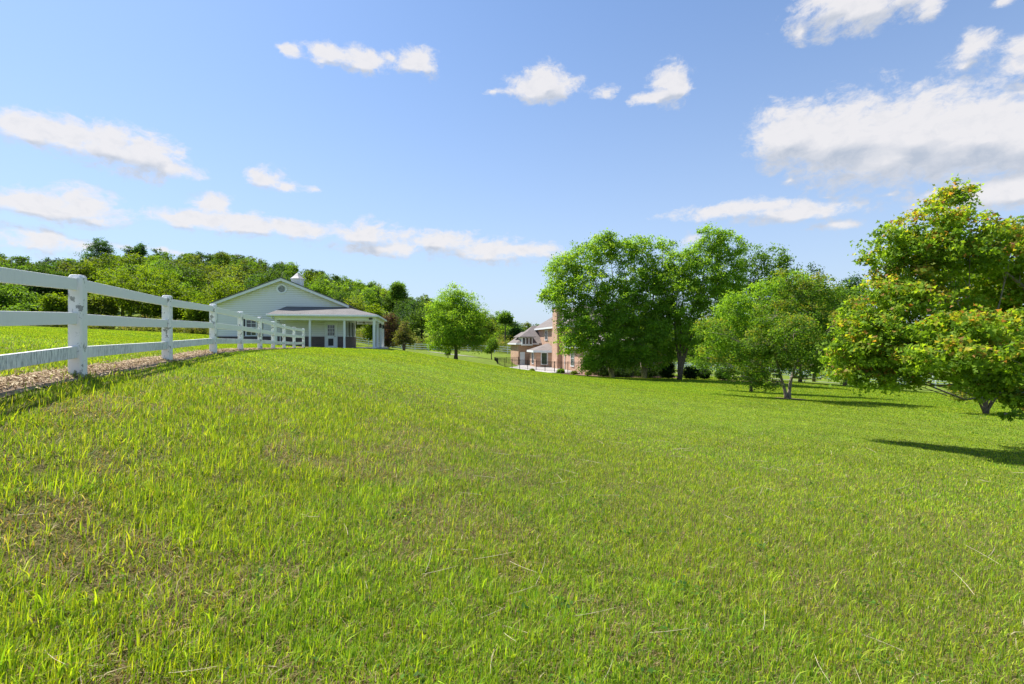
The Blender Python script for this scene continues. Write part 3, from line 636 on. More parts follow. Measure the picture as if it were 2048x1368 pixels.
dr = MB(); dr.box(-3.35, -2.6, 25.93, 25.998, -.05, 2.0); ddo = dr.build('door', M['white'], house); dr = MB(); dr.tube([(-2.7,25.93,.95),(-2.7,25.87,.95)], [.03,.03], 6); dr.build('handle', M['brass'], ddo)
for x, y in ((7.2, -.06), (-.06, 12.6)):
    d = MB(); d.tube([(x, y, 2.8), (x, y, -.2)], [.05, .05], 6); d.build('downspout', M['white'], house)
def local(o, x, y, z): cr, sr = math.cos(ROT), math.sin(ROT); return (o.location.x+x*cr-y*sr, o.location.y+x*sr+y*cr, o.location.z+z)
for (x, y), lab in (((3.6, -1.0), 'grey air conditioning unit in deep shade against the brick wall'), ((-1.6, 24.9), 'dark air conditioning unit on the patio beside the bay')):
    t = empty('air_conditioner', local(house, x, y, -.05), ROT, label=lab, cat='air conditioner', group='air conditioning units')
    m = MB(); m.box(-.42, .42, -.42, .42, 0, .85)
    m.build('casing', M['acbox'], t, bevel=.03); m = MB()
    for k in range(12): m.box(-.36, .36, -.445, -.421, .08+k*.06, .105+k*.06)
    m.build('grille', M['dark'], t); m = MB(); m.tube([(0,0,.85),(0,0,.9)], [.34,.3], 14); m.build('fan_guard', M['dark'], t)
# patio (level slab) and its railing
pt = MB(); PP = [local(house, *q, .03) for q in ((-.1,6.0),(-.1,26.0),(-3.7,26.0),(-7.8,24.5),(-6.0,14),(-4.4,6.5))]
pt.prism([(x, y, z-.5) for x, y, z in PP], (0, 0, .5)); tag(pt.build('patio', M['concrete']), kind='structure')
def railing(name, pts, h, post_every, mat, label, cat, group=None):
    x0, y0 = pts[0]; z0 = max(gz(x0, y0), HZ+.03); t = empty(name, (x0, y0, z0), label=label, cat=cat, group=group)
    P = [Vector((x, y, HZ+.03)) for x, y in pts]; O = Vector((x0, y0, z0))
    for a, b in zip(P[:-1], P[1:]):
        n = max(1, round((b-a).length/post_every))
        for k in range(n+(b is P[-1])):
            q = a.lerp(b, k/n)-O; m = MB(); m.box(q.x-.035, q.x+.035, q.y-.035, q.y+.035, q.z-.3, q.z+h+.06); m.build('post', mat, t)
        u = (b-a).normalized(); s = Vector((u.y, -u.x, 0))*.015; m = MB()
        for zz in (.1, h-.16, h-.02): m.prism([a-O-s+Vector((0,0,zz)), b-O-s+Vector((0,0,zz)), b-O+s+Vector((0,0,zz)), a-O+s+Vector((0,0,zz))], (0,0,.03))
        m.build('rail', mat, t); m = MB(); k = .06
        while k < (b-a).length:
            q = a+u*k-O; m.box(q.x-.008, q.x+.008, q.y-.008, q.y+.008, q.z+.1, q.z+h-.02); k += .12
        m.build('balusters', mat, t)
    return t
A0 = px(996, 0, 71)[:2]; railing('patio_railing', [tuple(A0), (5.0, 58.8), tuple(local(house, -.1, 5.6, 0)[:2])], 1.2, 1.9, M['dark'], 'black iron railing along the front edge of the patio, nearest the lawn', 'railing', 'patio railings')
railing('patio_railing', [(float(A0[0])-.05, float(A0[1])+.1), tuple(local(house, -7.4, 25.4, 0)[:2]), tuple(local(house, -3.7, 25.6, 0)[:2])], 1.2, 1.9, M['dark'], 'black iron railing along the back of the patio by the house wing', 'railing', 'patio railings')
# mulch beds
patch('mulch_bed', [local(house, *q, 0)[:2] for q in ((-3.5,6.2),(-.9,-1.2),(1.0,-2.6),(7.0,-2.9),(9.2,-1.0),(9.0,1.5),(-.1,.5),(-.1,6.2))], M['mulch'], .05, .6)
def ring_bed(name, cx, cy, r, lift=.03): patch(name, [(cx+r*math.cos(k*math.pi/8)*(1+.1*math.sin(3*k)), cy+r*math.sin(k*math.pi/8)) for k in range(16)], M['mulch'], lift, .4)
ring_bed('mulch_bed', 14.3, 25.7, .75); ring_bed('mulch_bed', 23.5, 48.5, 3.2)

# ------------------------------------------------------------------ fences
def board(mb, a, b, h, t):            # a board between two points (centre line), height h, thickness t
    a = Vector(a); b = Vector(b); u = b-a; s = Vector((u.y, -u.x, 0)).normalized()*t/2; d = Vector((0,0,h/2))
    mb.poly([a-s-d, b-s-d, b+s-d, a+s-d, a-s+d, b-s+d, b+s+d, a+s+d], [(0,3,2,1),(4,5,6,7),(0,1,5,4),(1,2,6,5),(2,3,7,6),(3,0,4,7)])
FY = [6.16-3.4*3, 6.16-3.4*2, 6.16-3.4, 6.16, 9.6, 12.75, 16, 19.2, 22.5, 25.7, 29, 32.2]
FP = [Vector((fence_x(y), y, gz(fence_x(y), y))) for y in FY]
pf = empty('board_fence', FP[3], label='weathered white three-rail board fence running up the left side beside the lawn', cat='fence')
O = FP[3]; fang = math.atan2(.31, 1)
for p in FP:
    q = p-O; m = MB(); hw = .075; ch = .022; H = 1.25
    prof = [(-hw,-hw+ch),(-hw+ch,-hw),(hw-ch,-hw),(hw,-hw+ch),(hw,hw-ch),(hw-ch,hw),(-hw+ch,hw),(-hw,hw-ch)]
    def ringat(z, s): return [(q.x+(x*s)*math.cos(fang)-(y*s)*math.sin(fang), q.y+(x*s)*math.sin(fang)+(y*s)*math.cos(fang), q.z+z) for x, y in prof]
    V = ringat(-.35, 1.05)+ringat(H-.03, 1)+ringat(H, .8)
    m.poly(V, [(k, (k+1) % 8, 8+(k+1) % 8, 8+k) for k in range(8)]+[(8+k, 8+(k+1) % 8, 16+(k+1) % 8, 16+k) for k in range(8)]+[tuple(range(16, 24))])
    m.build('post', M['fpost'], pf, bevel=.006)
for zc, mt_ in ((1.125, 'ftop'), (.71, 'ftop'), (.30, 'flow')):
    for a, b in zip(FP[:-1], FP[1:]):
        u = (b-a).normalized(); A_ = a-O+Vector((0,0,zc))+u*.03; B_ = b-O+Vector((0,0,zc))-u*.03; dz = random.uniform(-.01, .01); m = MB(); board(m, A_+Vector((0,0,dz)), B_+Vector((0,0,random.uniform(-.01,.01))), .145, .045); m.build('rail', M[mt_], pf, bevel=.005)
def far_fence(pts, step, label, rails=(1.14,.74,.34), h=1.3, group='white fences across the far pasture'):
    P = [Vector((x, y, 0)) for x, y in pts]; Q = []
    for a, b in zip(P[:-1], P[1:]):
        n = max(1, round((b-a).length/step))
        for k in range(n): Q.append(a.lerp(b, k/n))
    Q.append(P[-1])
    for q in Q: q.z = gz(q.x, q.y)
    t = empty('pasture_fence', Q[0], label=label, cat='fence', group=group); O = Q[0]
    for q in Q:
        m = MB(); d = q-O; m.box(d.x-.065, d.x+.065, d.y-.065, d.y+.065, d.z-.2, d.z+h); m.build('post', M['vinyl'], t)
    for zz in rails:
        m = MB()
        for a, b in zip(Q[:-1], Q[1:]): board(m, a-O+Vector((0,0,zz)), b-O+Vector((0,0,zz)), .15, .05)
        m.build('rail', M['vinyl'], t)
far_fence([(-31.5,89),(-20,90.5),(-8,91),(4,92),(12,93)], 2.6, 'white three-rail fence across the far lawn, between the barn and the house')
far_fence([(13,96),(30,98),(42,97),(55,93.5),(66,89),(76,86)], 2.6, 'white rail fence curving through the low ground right of the house')
far_fence([(20,118),(45,116),(72,104),(98,98)], 3.2, 'farther white fence line seen above the near one, low at right', (1.1,.6), 1.25)

# ------------------------------------------------------------------ trees near the house and lawn
def B_(lst, Y, dz=.8):     # lobes given as (photo x, photo y, distance offset, radius x in m, radius z in m)
    return [(tuple(px(x, y, Y+dy)), (rx, rx*.9, rz)) for x, y, dy, rx, rz in lst]
def PX(x, Y): return (x-1024)/F*Y
def stems_from(x, y, tops, r0): b = gz(x, y); return [([(x+random.uniform(-.12,.12), y, b), (x+(t[0]-x)*.25, y+(t[1]-y)*.25, b+(t[2]-b)*.38), t], r0, .02) for t in tops]
# lawn tree
X, Y = PX(911, 57), 57
tree('ash_tree', 'solitary full round tree with a straight trunk standing on the open lawn beyond the crest', 'tree', X, Y,
     B_([(905,592,0,1.4,1.5),(928,602,.5,1.7,1.5),(885,622,0,1.9,1.7),(948,630,.4,1.9,1.6),(915,640,-1.4,2.4,2.0),(870,650,.3,1.3,1.5),(960,660,0,1.4,1.8),(885,668,-.8,1.9,1.5),(935,672,-1,2.2,1.7),(905,615,1.5,2,2),(960,690,0,1.0,.8),(900,690,1,1.7,1.0),(866,685,.3,1,1.0),(925,650,2,2.5,2.2)], Y),
     stems_from(X, Y, [tuple(px(912, 600, Y))], .2), 1000, 40, .27, .16, 'birch', seed=3, shell=.35)
# river birches in front of the house
Y = 48.2; X = PX(1225, Y)
tree('river_birch', 'leftmost leafy birch of the row, overhanging the brick chimney and the lit wall', 'tree', X, Y,
     B_([(1128,545,.5,1.9,1.6),(1165,515,0,1.9,1.7),(1205,500,.5,1.6,1.6),(1110,585,0,1.4,1.2),(1092,592,0,.8,.6),(1140,600,-.8,2.0,1.8),(1185,570,-1,2.2,2.0),(1150,655,-1,1.7,1.6),(1190,640,-1.2,2.2,2.0),(1230,600,-1,2.0,2.0),(1170,700,-1,1.5,1.0),(1210,700,-1.2,1.7,1.1),(1130,690,0,.9,.9),(1240,655,-1.5,1.8,1.7),(1200,675,-2.2,2.0,1.5),(1155,680,-1.8,1.4,1.2),(1235,700,-2.2,1.6,1.0),(1175,735,-1,.8,.5),(1180,728,-1.6,1.0,.5),(1225,722,-2.0,1.4,.6),(1195,716,-2.4,1.2,.6),(1250,728,-2.2,1.0,.45)], Y),
     stems_from(X, Y, [tuple(px(1135,560,Y)), tuple(px(1180,530,Y+.4)), tuple(px(1222,520,Y))], .15), 1250, 44, .24, .18, 'birch', 'pale_bark', 'river birches beside the house', 5, shell=.5)
Y = 48.8; X = PX(1290, Y)
tree('river_birch', 'tallest-crowned middle birch whose sparse top tuft shows sky, in front of the brick wall', 'tree', X, Y,
     B_([(1222,492,0,1.1,1.2),(1250,505,0,1.4,1.5),(1285,500,0,1.5,1.5),(1330,492,.5,.95,.9),(1312,545,0,1.6,1.6),(1262,555,-.6,2.1,2.0),(1300,600,-.8,2.0,2.0),(1265,620,-1.4,1.9,1.8),(1290,665,-1.4,2.1,1.6),(1330,640,-.5,1.6,1.9),(1255,700,-1.2,1.6,.9),(1320,690,-.8,1.4,1.0),(1218,475,0,.7,.6),(1285,690,-2.4,1.9,1.2),(1310,665,-2,1.6,1.5),(1245,640,-2.2,1.7,1.5),(1300,715,-1.5,1.3,.6),(1275,722,-2.4,1.4,.6),(1312,728,-2,1.0,.5),(1335,712,-1.0,.8,.6)], Y),
     stems_from(X, Y, [tuple(px(1240,510,Y)), tuple(px(1285,500,Y)), tuple(px(1326,500,Y+.4))], .15), 1150, 44, .24, .18, 'birch', 'pale_bark', 'river birches beside the house', 6, shell=.5)
Y = 47.5; X = PX(1358, Y)
tree('river_birch', 'birch with several dark leaning stems rising from one base right of the house corner', 'tree', X, Y,
     B_([(1420,478,0,1.4,1.2),(1455,495,.4,1.6,1.7),(1400,510,0,1.5,1.3),(1365,530,-.3,1.8,1.6),(1340,560,0,1.7,1.6),(1410,555,-.6,2.1,2.0),(1455,560,.2,1.9,2.0),(1370,600,-.8,2.1,2.0),(1425,620,-.4,2.0,2.0),(1335,625,0,1.4,1.8),(1385,665,-.6,1.8,1.5),(1440,670,.3,1.7,1.6),(1410,710,.3,1.3,.9),(1335,685,.4,1.1,1.2),(1465,610,1,1.6,2.0),(1480,660,1,1.4,1.4),(1350,700,.6,1.2,.9)], Y),
     stems_from(X, Y, [tuple(px(1342,560,Y)), tuple(px(1372,530,Y+.3)), tuple(px(1425,500,Y-.2)), tuple(px(1450,530,Y+.3))], .12), 1250, 44, .24, .18, 'birch', 'bark', 'river birches beside the house', 8, shell=.5)
Y = 56; X = PX(1515, Y)
tree('shade_tree', 'tall green tree behind the birches, its top stepping down to the right', 'tree', X, Y,
     B_([(1500,515,0,1.8,1.7),(1545,520,0,1.8,1.7),(1565,540,.5,1.5,1.6),(1490,560,0,2.2,2.2),(1540,580,-.5,2.5,2.3),(1500,620,0,2.5,2.3),(1560,630,0,2.3,2.2),(1530,670,0,2.6,2)], Y),
     stems_from(X, Y, [tuple(px(1515,530,Y))], .25), 520, 30, .33, .22, 'green', seed=9, group='trees behind the lawn at right', shell=.4)
for a in ((1628, 72, 510, 44, 'deep', 'dark broad tree standing farthest back, between the green tops at right', 21), (1703, 74, 515, 26, 'blue', 'narrow dark pointed tree just left of the orange-tipped maple', 22)):
    x, Y, top, r, p, lab, sd_ = a; X = PX(x, Y); round_tree('dark_tree', lab, X, Y, gz(X, Y)+3, (684-top)/F*Y, r/F*Y, p, sd_, 16, 380, 26, .38, .28, group='trees behind the lawn at right', taper=.5 if r < 30 else .15)
for x, Y, top, r, p, lab, sd_ in ((1775, 60, 560, 60, 'green', 'mid green tree seen dimly behind the maple, left half', 24), (1600, 58, 545, 78, 'green', 'olive green crown filling the gap behind the white-barked tree', 23),(1455, 75, 590, 60, 'green', 'rounded tree beyond the far fence, seen under the birch leaves', 25), (1690, 50, 558, 72, 'green', 'leafy tree behind the white-barked tree, touching the maple', 26)):
    X = PX(x, Y); round_tree('shade_tree', lab, X, Y, gz(X, Y)+.9, (684-top)/F*Y, r/F*Y, p, sd_, 18, 420, 26, .38, .28, group='trees behind the lawn at right')
Y = 33; X = PX(1500, Y)
tree('young_tree', 'low spreading tree with bright green crown hanging left of the white-barked tree', 'tree', X, Y,
     B_([(1470,620,0,1.3,1.2),(1520,600,0,1.4,1.3),(1440,660,0,1.1,1.0),(1490,665,-.4,1.4,1.1),(1430,700,0,.9,.7),(1470,715,-.3,1.1,.8),(1540,650,0,1.4,1.3),(1560,600,.3,1.3,1.3),(1590,570,.5,1.2,1.0),(1520,710,-.4,1.1,.8),(1505,745,-.8,.8,.5)], Y),
     stems_from(X, Y, [tuple(px(1490,640,Y)), tuple(px(1530,620,Y))], .06), 700, 36, .17, .13, 'birch', 'bark', None, 10, shell=.6)
Y = 26; X = PX(1574, Y)
tree('white_barked_tree', 'small tree with pale forked trunk in a ring of mulch on the sloping lawn', 'tree', X, Y,
     B_([(1590,590,.3,1.0,.8),(1640,580,.3,1.1,.8),(1550,630,0,1.1,.9),(1610,640,-.4,1.3,1.0),(1665,620,0,1.2,1.0),(1530,680,-.2,1.0,.8),(1580,690,-.8,1.2,.9),(1635,690,-.8,1.2,.9),(1680,670,0,1.1,.9),(1700,710,.2,.8,.7),(1540,735,-.4,.9,.55),(1600,738,-.9,.9,.5),(1655,735,-.4,.9,.6),(1425,665,.3,1.0,.9),(1440,735,0,.8,.55),(1412,715,.3,.8,.6),(1500,720,0,.8,.6),(1620,610,1,1.4,1.2),(1480,752,-.5,.8,.4),(1530,768,-.9,.7,.3),(1500,690,.2,.9,.7),(1570,560,.4,1.0,.6),(1690,745,-.2,.6,.4),(1640,700,-2.3,1.0,.7),(1590,660,-2.2,1.0,.8),(1670,650,-2.0,.9,.6),(1700,690,-1.5,.8,.5)], Y),
     [([(X,Y,gz(X,Y)),(X-.25,Y,gz(X,Y)+.9),tuple(px(1545,690,Y)),tuple(px(1540,650,Y))], .08, .012), ([(X+.1,Y,gz(X,Y)),(X+.2,Y,gz(X,Y)+1.1),tuple(px(1625,660,Y)),tuple(px(1630,610,Y))], .085, .012)],
     1150, 34, .15, .105, 'green', 'pale_bark', None, 12, tip=[(.22,.26,.04),(.26,.24,.05)], shell=.65)
# the maple with orange new growth
Y = 12.4
ML = [(1898,415,.3,.55,.45),(1850,455,0,.75,.5),(1920,465,-.3,.8,.55),(1782,482,.2,.62,.38),(1985,480,0,.75,.5),(2045,465,.5,.7,.45),(2090,500,0,1.0,.7),(1820,520,.3,.8,.4),(1890,525,.6,.9,.45),(1965,540,.8,.9,.45),(2040,560,.5,1.0,.5),
      (1775,585,-.3,.75,.45),(1830,600,-.6,.8,.42),(1745,625,-.2,.7,.42),(1790,650,-.8,.8,.45),(1720,665,-.3,.62,.38),(1760,700,-.6,.8,.42),(1690,692,-.2,.45,.28),(1725,722,-.2,.6,.28),(1810,715,-.9,.75,.38),(1850,670,-.9,.7,.4),
      (1895,660,-1.8,.62,.38),(1950,650,-2.0,.65,.38),(2010,660,-2.0,.7,.42),(1885,705,-2.1,.62,.35),(1945,715,-2.3,.68,.4),(2015,720,-2.4,.75,.45),(2070,690,-2,.8,.6),(1905,740,-2,.45,.22),(1975,748,-2.3,.55,.24),(2045,765,-2.4,.6,.3),(1930,770,-2.1,.3,.12),(2000,785,-2.3,.4,.14),(2050,800,-2.4,.4,.15),(1830,745,-1,.3,.16),(1780,745,-.6,.45,.18),(1700,745,-.3,.5,.25),(1760,760,-.6,.6,.25),(1835,770,-.9,.22,.12),(1850,725,-1.4,.6,.3),(1830,560,-.1,.7,.35),(1780,562,0,.55,.25),(1900,600,-.5,.8,.4),(1910,385,.3,.4,.3),(1765,520,.1,.5,.3),(1860,500,-.3,.7,.4),(1940,510,-.4,.8,.4),(2020,520,-.5,.9,.4),(1680,715,-.2,.5,.2),(2010,828,-2.6,.28,.08),(2075,800,-2.4,.4,.2),
      (1820,570,.9,.7,.4),(1950,620,1.2,.8,.45),(2050,640,.6,.8,.5),(1900,585,1.6,1.0,.6),(2000,600,1.8,1.2,.7),(2120,620,0,1.4,1.2),(2200,480,.5,1.6,1.2),(2200,600,0,1.7,1.2),(2280,560,.5,1.6,1.3),(2250,700,0,1.3,.8)]
X = 14.2
tree('maple_tree', 'big maple at the right edge with orange and yellow new leaves over green', 'tree', X, Y, B_(ML, Y),
     [([(X,Y,gz(X,Y)),(X-.1,Y,gz(X,Y)+1.2),(X-.9,Y-.2,.6),tuple(px(1960,500,Y))], .12, .012), ([(X+.1,Y,gz(X,Y)),(X+.1,Y,gz(X,Y)+1.5),(X+.2,Y+.2,1.6),tuple(px(2200,480,Y))], .14, .012), ([(X,Y-.1,gz(X,Y)),(X-.3,Y-.5,gz(X,Y)+1.5),(X-1.6,Y-1.6,.1),tuple(px(1960,660,Y-2))], .09, .01), ([(X,Y+.1,gz(X,Y)),(X-.5,Y,gz(X,Y)+1.1),(X-2.5,Y-.2,.2),tuple(px(1790,600,Y))], .13, .02)],
     2700, 36, .10, .1, 'maple', 'grey_bark', None, 14, limb=.6, lobed=True, tip=[(.50,.27,.08),(.46,.40,.06),(.34,.38,.05),(.34,.38,.05),(.42,.20,.10),(.40,.36,.05)], shell=.5, var=.2)
Y = 20.6; X = PX(1972, Y)
tree('multi_stemmed_shrub', 'low shrubby tree with many thin dark stems, standing under the maple at right', 'shrub', X, Y,
     B_([(1930,775,0,.6,.35),(1960,755,.2,.7,.5),(2005,765,0,.7,.5),(2035,780,.2,.6,.4),(1985,725,.3,.7,.5),(2030,740,.3,.6,.5),(1920,790,-.3,.35,.2),(1975,740,.8,.8,.5)], Y),
     [([(X+random.uniform(-.1,.1),Y,gz(X,Y)),(X+dx*.35,Y,gz(X,Y)+.5),(X+dx,Y,gz(X,Y)+1.25)], .045, .01) for dx in (-.75,-.4,-.1,.2,.5,.85)], 330, 26, .12, .1, 'olive', 'bark', None, 15, tip=[(.30,.26,.07)], shell=.35)
# shrubs round the house
def shrub(name, label, x, y, r, h, palette, seed, group=None, ncl=150, ls=.115, nl=34, cat='shrub'):
    b = gz(x, y); g = np.random.default_rng(seed); bl = [((x+g.normal()*r*.25, y+g.normal()*r*.25, b+h*.5), (r*.8, r*.8, h*.5)) for _ in range(4)]
    return tree(name, label, cat, x, y, bl, [([(x, y, b), (x+dx, y, b+h*.4), (x+dx*2, y, b+h*.7)], .02, .008) for dx in (-r*.2, 0, r*.2)], ncl, nl, r*.16, ls, palette, 'bark', group, seed, shell=.45, twigs=False)
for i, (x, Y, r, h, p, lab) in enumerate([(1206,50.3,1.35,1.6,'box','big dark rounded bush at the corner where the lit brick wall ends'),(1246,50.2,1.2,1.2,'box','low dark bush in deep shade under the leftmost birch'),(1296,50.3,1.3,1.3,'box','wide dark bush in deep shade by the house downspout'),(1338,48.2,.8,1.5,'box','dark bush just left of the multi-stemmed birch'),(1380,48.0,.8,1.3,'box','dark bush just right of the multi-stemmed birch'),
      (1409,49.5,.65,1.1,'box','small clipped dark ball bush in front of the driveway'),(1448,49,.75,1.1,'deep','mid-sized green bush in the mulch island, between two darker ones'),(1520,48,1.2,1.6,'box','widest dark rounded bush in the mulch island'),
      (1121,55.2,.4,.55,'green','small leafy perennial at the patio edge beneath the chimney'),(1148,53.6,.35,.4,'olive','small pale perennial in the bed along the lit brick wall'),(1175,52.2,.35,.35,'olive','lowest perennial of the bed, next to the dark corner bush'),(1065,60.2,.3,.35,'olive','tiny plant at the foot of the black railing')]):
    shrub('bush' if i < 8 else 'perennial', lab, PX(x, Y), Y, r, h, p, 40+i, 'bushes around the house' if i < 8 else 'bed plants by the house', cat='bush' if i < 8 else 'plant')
shrub('red_leaf_shrub', 'shrub with rusty red leaves peeking out behind the house corner', PX(1336, 58), 58, .7, 3.0, 'mixed', 60, ls=.12)
# beside the barn and beyond the crest
X, Y = PX(776, 53), 53; b = gz(X, Y)
tree('plum_tree', 'purple-leaved bushy plum beside the porch of the white barn', 'tree', X, Y, [((X+dx, Y+dy, b+z), (r, r, rz)) for dx, dy, z, r, rz in ((0,0,2.9,1.0,1.0),(.7,0,1.6,.8,1.0),(.6,.2,2.9,.7,.8),(-.45,.2,2.2,.8,1.1),(.5,-.1,2.2,.8,1.0),(0,-.3,1.5,.9,1.0),(.3,.2,.9,.8,.7),(-.3,0,1.0,.7,.7),(.2,.1,3.4,.5,.5))], [([(X,Y,b),(X+dx*.4,Y,b+1),(X+dx,Y,b+2.9)], .05, .01) for dx in (-.5,-.15,.2,.6)], 280, 30, .17, .12, 'plum', seed=31, shell=.4)
X, Y = PX(808, 50), 50; b = gz(X, Y)
tree('crepe_myrtle', 'small vase-shaped tree with pinkish new leaves, right of the purple plum', 'tree', X, Y, [((X+dx, Y+dy, b+z), (r, r, rz)) for dx, dy, z, r, rz in ((-.45,0,1.6,.5,.7),(.35,0,1.7,.5,.8),(0,0,2.4,.4,.6),(-.6,.1,1.1,.4,.4),(.6,0,1.2,.4,.5),(.2,0,3.0,.25,.35),(0,.2,1.4,.6,.6))], [([(X,Y,b),(X+dx*.3,Y,b+.8),(X+dx,Y,b+2.2)], .09, .01) for dx in (-.5,0,.4)], 180, 26, .14, .11, 'mixed', seed=32, shell=.35)
X, Y = PX(983, 80), 80; round_tree('young_tree', 'small round young tree on the far lawn near the white fence', X, Y, gz(X,Y)+.9, gz(X,Y)+3.9, 1.35, 'green', 33, 12, 240, 24, .18, .17, tr=.07)
X, Y = PX(896, 66), 66; round_tree('arborvitae', 'small dark upright conifer behind the solitary lawn tree', X, Y, gz(X,Y)+.1, gz(X,Y)+1.6, .45, 'deep', 34, 10, 90, 24, .1, .1, tr=.04, taper=.6)
# individual trees at the edge of the wood, left
for x, Y, top, wd, p, lab, sd_, low in [
    (292, 62, 520, 98, 'lime', 'broad rounded bright green tree at the wood edge, between the first and second fence posts', 71, 1.0),
    (95, 67, 522, 50, 'deep', 'dark green dense crown behind the top rail at left', 72, 1.2), (15, 63, 566, 62, 'green', 'low full tree cut by the left edge, behind the rails', 73, .6),
    (112, 57, 590, 26, 'lime', 'small bright yellow-green bushy tree seen between top and middle rail', 74, .3), (205, 60, 578, 30, 'olive', 'small olive bushy tree just right of the nearest post', 75, .3),
    (475, 66, 562, 78, 'lime', 'wide glowing yellow-green tree rising behind the barn roof, left side', 76, 1.0), (398, 60, 600, 34, 'lime', 'narrow light green tree left of the barn corner', 77, .5),
    (638, 76, 548, 36, 'green', 'rounded fresh green tree directly behind the cupola', 78, 1.2), (705, 70, 598, 38, 'olive', 'pale blossoming tree above the porch roof', 79, 1.0), (752, 68, 604, 32, 'lime', 'yellow-green tree above the right end of the porch roof', 80, 1.0),
    (60, 58, 606, 34, 'green', 'leafy low tree under the top rail, left of the nearest post', 81, .4), (350, 66, 565, 50, 'green', 'plain green tree adjoining the broad rounded one on its right', 82, .8)]:
    X = PX(x, Y); r = wd/F*Y; round_tree('edge_tree', lab, X, Y, gz(X, Y)+low*.6, (684-top)/F*Y, r, p, sd_, int(12+r*2), int(150+r*85), 26, .3, .24, group='trees at the edge of the left wood', tr=.22, ry=min(r, 5))
for x, Y, top, wd, lab, sd_, z0o in [(190, 150, 472, 34, 'lone dark oak standing high above the ridge line', 91, 9), (272, 165, 482, 20, 'small dark crown poking above the ridge, right of the lone oak', 92, 6), (794, 120, 560, 22, 'bluish feathery tree top standing up from the right end of the ridge', 93, 5), (1010, 110, 622, 15, 'dark feathery top near the right end of the far wood', 94, 4)]:
    X = PX(x, Y); g0 = gz(X, Y); r = wd/F*Y; round_tree('ridge_tree', lab, X, Y, max(g0+2, (684-top)/F*Y-r*1.9), (684-top)/F*Y, r, ('blue' if x < 500 else 'green'), sd_, 14, 220, 24, .4, .34, group='trees standing above the ridge', tr=.3)

# ------------------------------------------------------------------ the wood on the hill (a mass of crowns)
def wood(name, pts, seed, lsc=1.0, hmin=8, hmax=13):
    g = np.random.default_rng(seed); VV = []; CC = []
    for x, y in pts:
        Y = y; b = gz(x, y); h = g.uniform(hmin, hmax); top = np.interp(1024+x/y*F, [0,60,120,190,260,400,500,600,700,800,850,950,1040,1200], [498,512,510,512,494,492,508,528,550,572,588,612,640,660]); h = max(3.5, min(h, (684-top-g.random()*6)/F*Y-b)) if hmin < 9 else h; r = h*g.uniform(.30, .42); d = math.hypot(x, y)
        ls = (.14+.0013*d)*lsc; nlob = 9; n = int(4800*(.8 if d > 130 else 1))
        lb = lobes(x, y, b+h*.12, b+h, r, r, nlob, g, .38, .55, .25); ncl = 120; nl = n//ncl
        c, P, out, ci, bk = crown(lb, ncl, nl, .42, g, .6); key = g.choice(['green','green','lime','deep','olive','green','deep','deep','blue','birch'])
        cc = pal(g, ncl, *PAL[key], var=.15)[ci]*.65+pal(g, len(P), *PAL[key], var=.2)*.35; cc = cc*g.uniform(.55, 1.0)
        Nn = out*.6+g.normal(size=P.shape)*.6+np.array([-.1, 0, .6]); V, VC = leaf_arrays(P, Nn, ls*(.7+.6*g.random(len(P))), cc, g, .75); VV.append(V); CC.append(VC)
        # trunk as four narrow upright faces
        w = .16; t = np.array([(x+w*a, y+w*c_, b-.3+q*h*.6) for (a, c_), (a2, c2) in (((-1,-1),(1,-1)),((1,-1),(1,1)),((1,1),(-1,1)),((-1,1),(-1,-1))) for (a, c_), q in (((a, c_), 0), ((a2, c2), 0), ((a2, c2), 1), ((a, c_), 1))])
        VV.append(t); CC.append(np.full((16, 3), .05)*np.array([1.2, 1, .8]))
    V = np.concatenate(VV); return tag(raw_mesh(name, V, np.arange(len(V)), np.full(len(V)//4, 4), M['leaf'], None, np.concatenate(CC)), kind='stuff', label='dense mixed green woodland covering the hillside')
g = np.random.default_rng(5); cand = []
for _ in range(60000):
    y = 62+150*g.random()**1.1; x = g.uniform(-1.25*y, .20*y); p_ = 1024+x/y*F
    if p_ < 420 and y < 68: continue
    if 420 <= p_ < 700 and y < 70: continue
    if 700 <= p_ < 860 and y < 98: continue
    if p_ >= 860 and y < 104: continue
    sp = 5.2+.02*y
    if all((x-a)**2+(y-b)**2 > sp*sp for a, b in cand): cand.append((x, y))
    if len(cand) > 430: break
print('wood trees', len(cand))
wood('woodland', cand, 51)
cr = []
for _ in range(6000):
    y = g.uniform(122, 190); x = g.uniform(.18*y, 1.3*y)
    if all((x-a)**2+(y-b)**2 > 64 for a, b in cr): cr.append((x, y))
    if len(cr) > 120: break
o = wood('woodland', cr, 52, 1.3, 10, 15); o['label'] = 'distant green woodland beyond the low fences at right'
# scrub along the foot of the wood
def scrub(name, pts, seed, label, palette='scrub'):
    g = np.random.default_rng(seed); VV = []; CC = []
    for x, y, r, h in pts:
        b = gz(x, y); lb = [((x+g.normal()*r*.4, y+g.normal()*r*.4, b+h*.45), (r*.7, r*.7, h*.5)) for _ in range(3)]
        c, P, out, ci, bk = crown(lb, 30, 16, r*.2, g, .5); cc = pal(g, 30, *PAL[palette])[ci]; V, VC = leaf_arrays(P, out+g.normal(size=P.shape)*.7+np.array([0,0,.5]), .17*(.7+.6*g.random(len(P))), cc, g); VV.append(V); CC.append(VC)
    V = np.concatenate(VV); tag(raw_mesh(name, V, np.arange(len(V)), np.full(len(V)//4, 4), M['leaf'], None, np.concatenate(CC)), kind='stuff', label=label)
scrub('scrub', [(x, 95+g.normal()*1.5, g.uniform(1.2,2.2), g.uniform(1.5,3.0)) for x in np.arange(-36, 14, .8)]+[(x, 100+g.normal()*2, g.uniform(1.5,2.5), g.uniform(2.5,4)) for x in np.arange(-36, 14, 1.3)], 61, 'yellow-green scrub and brambles behind the far white fence')
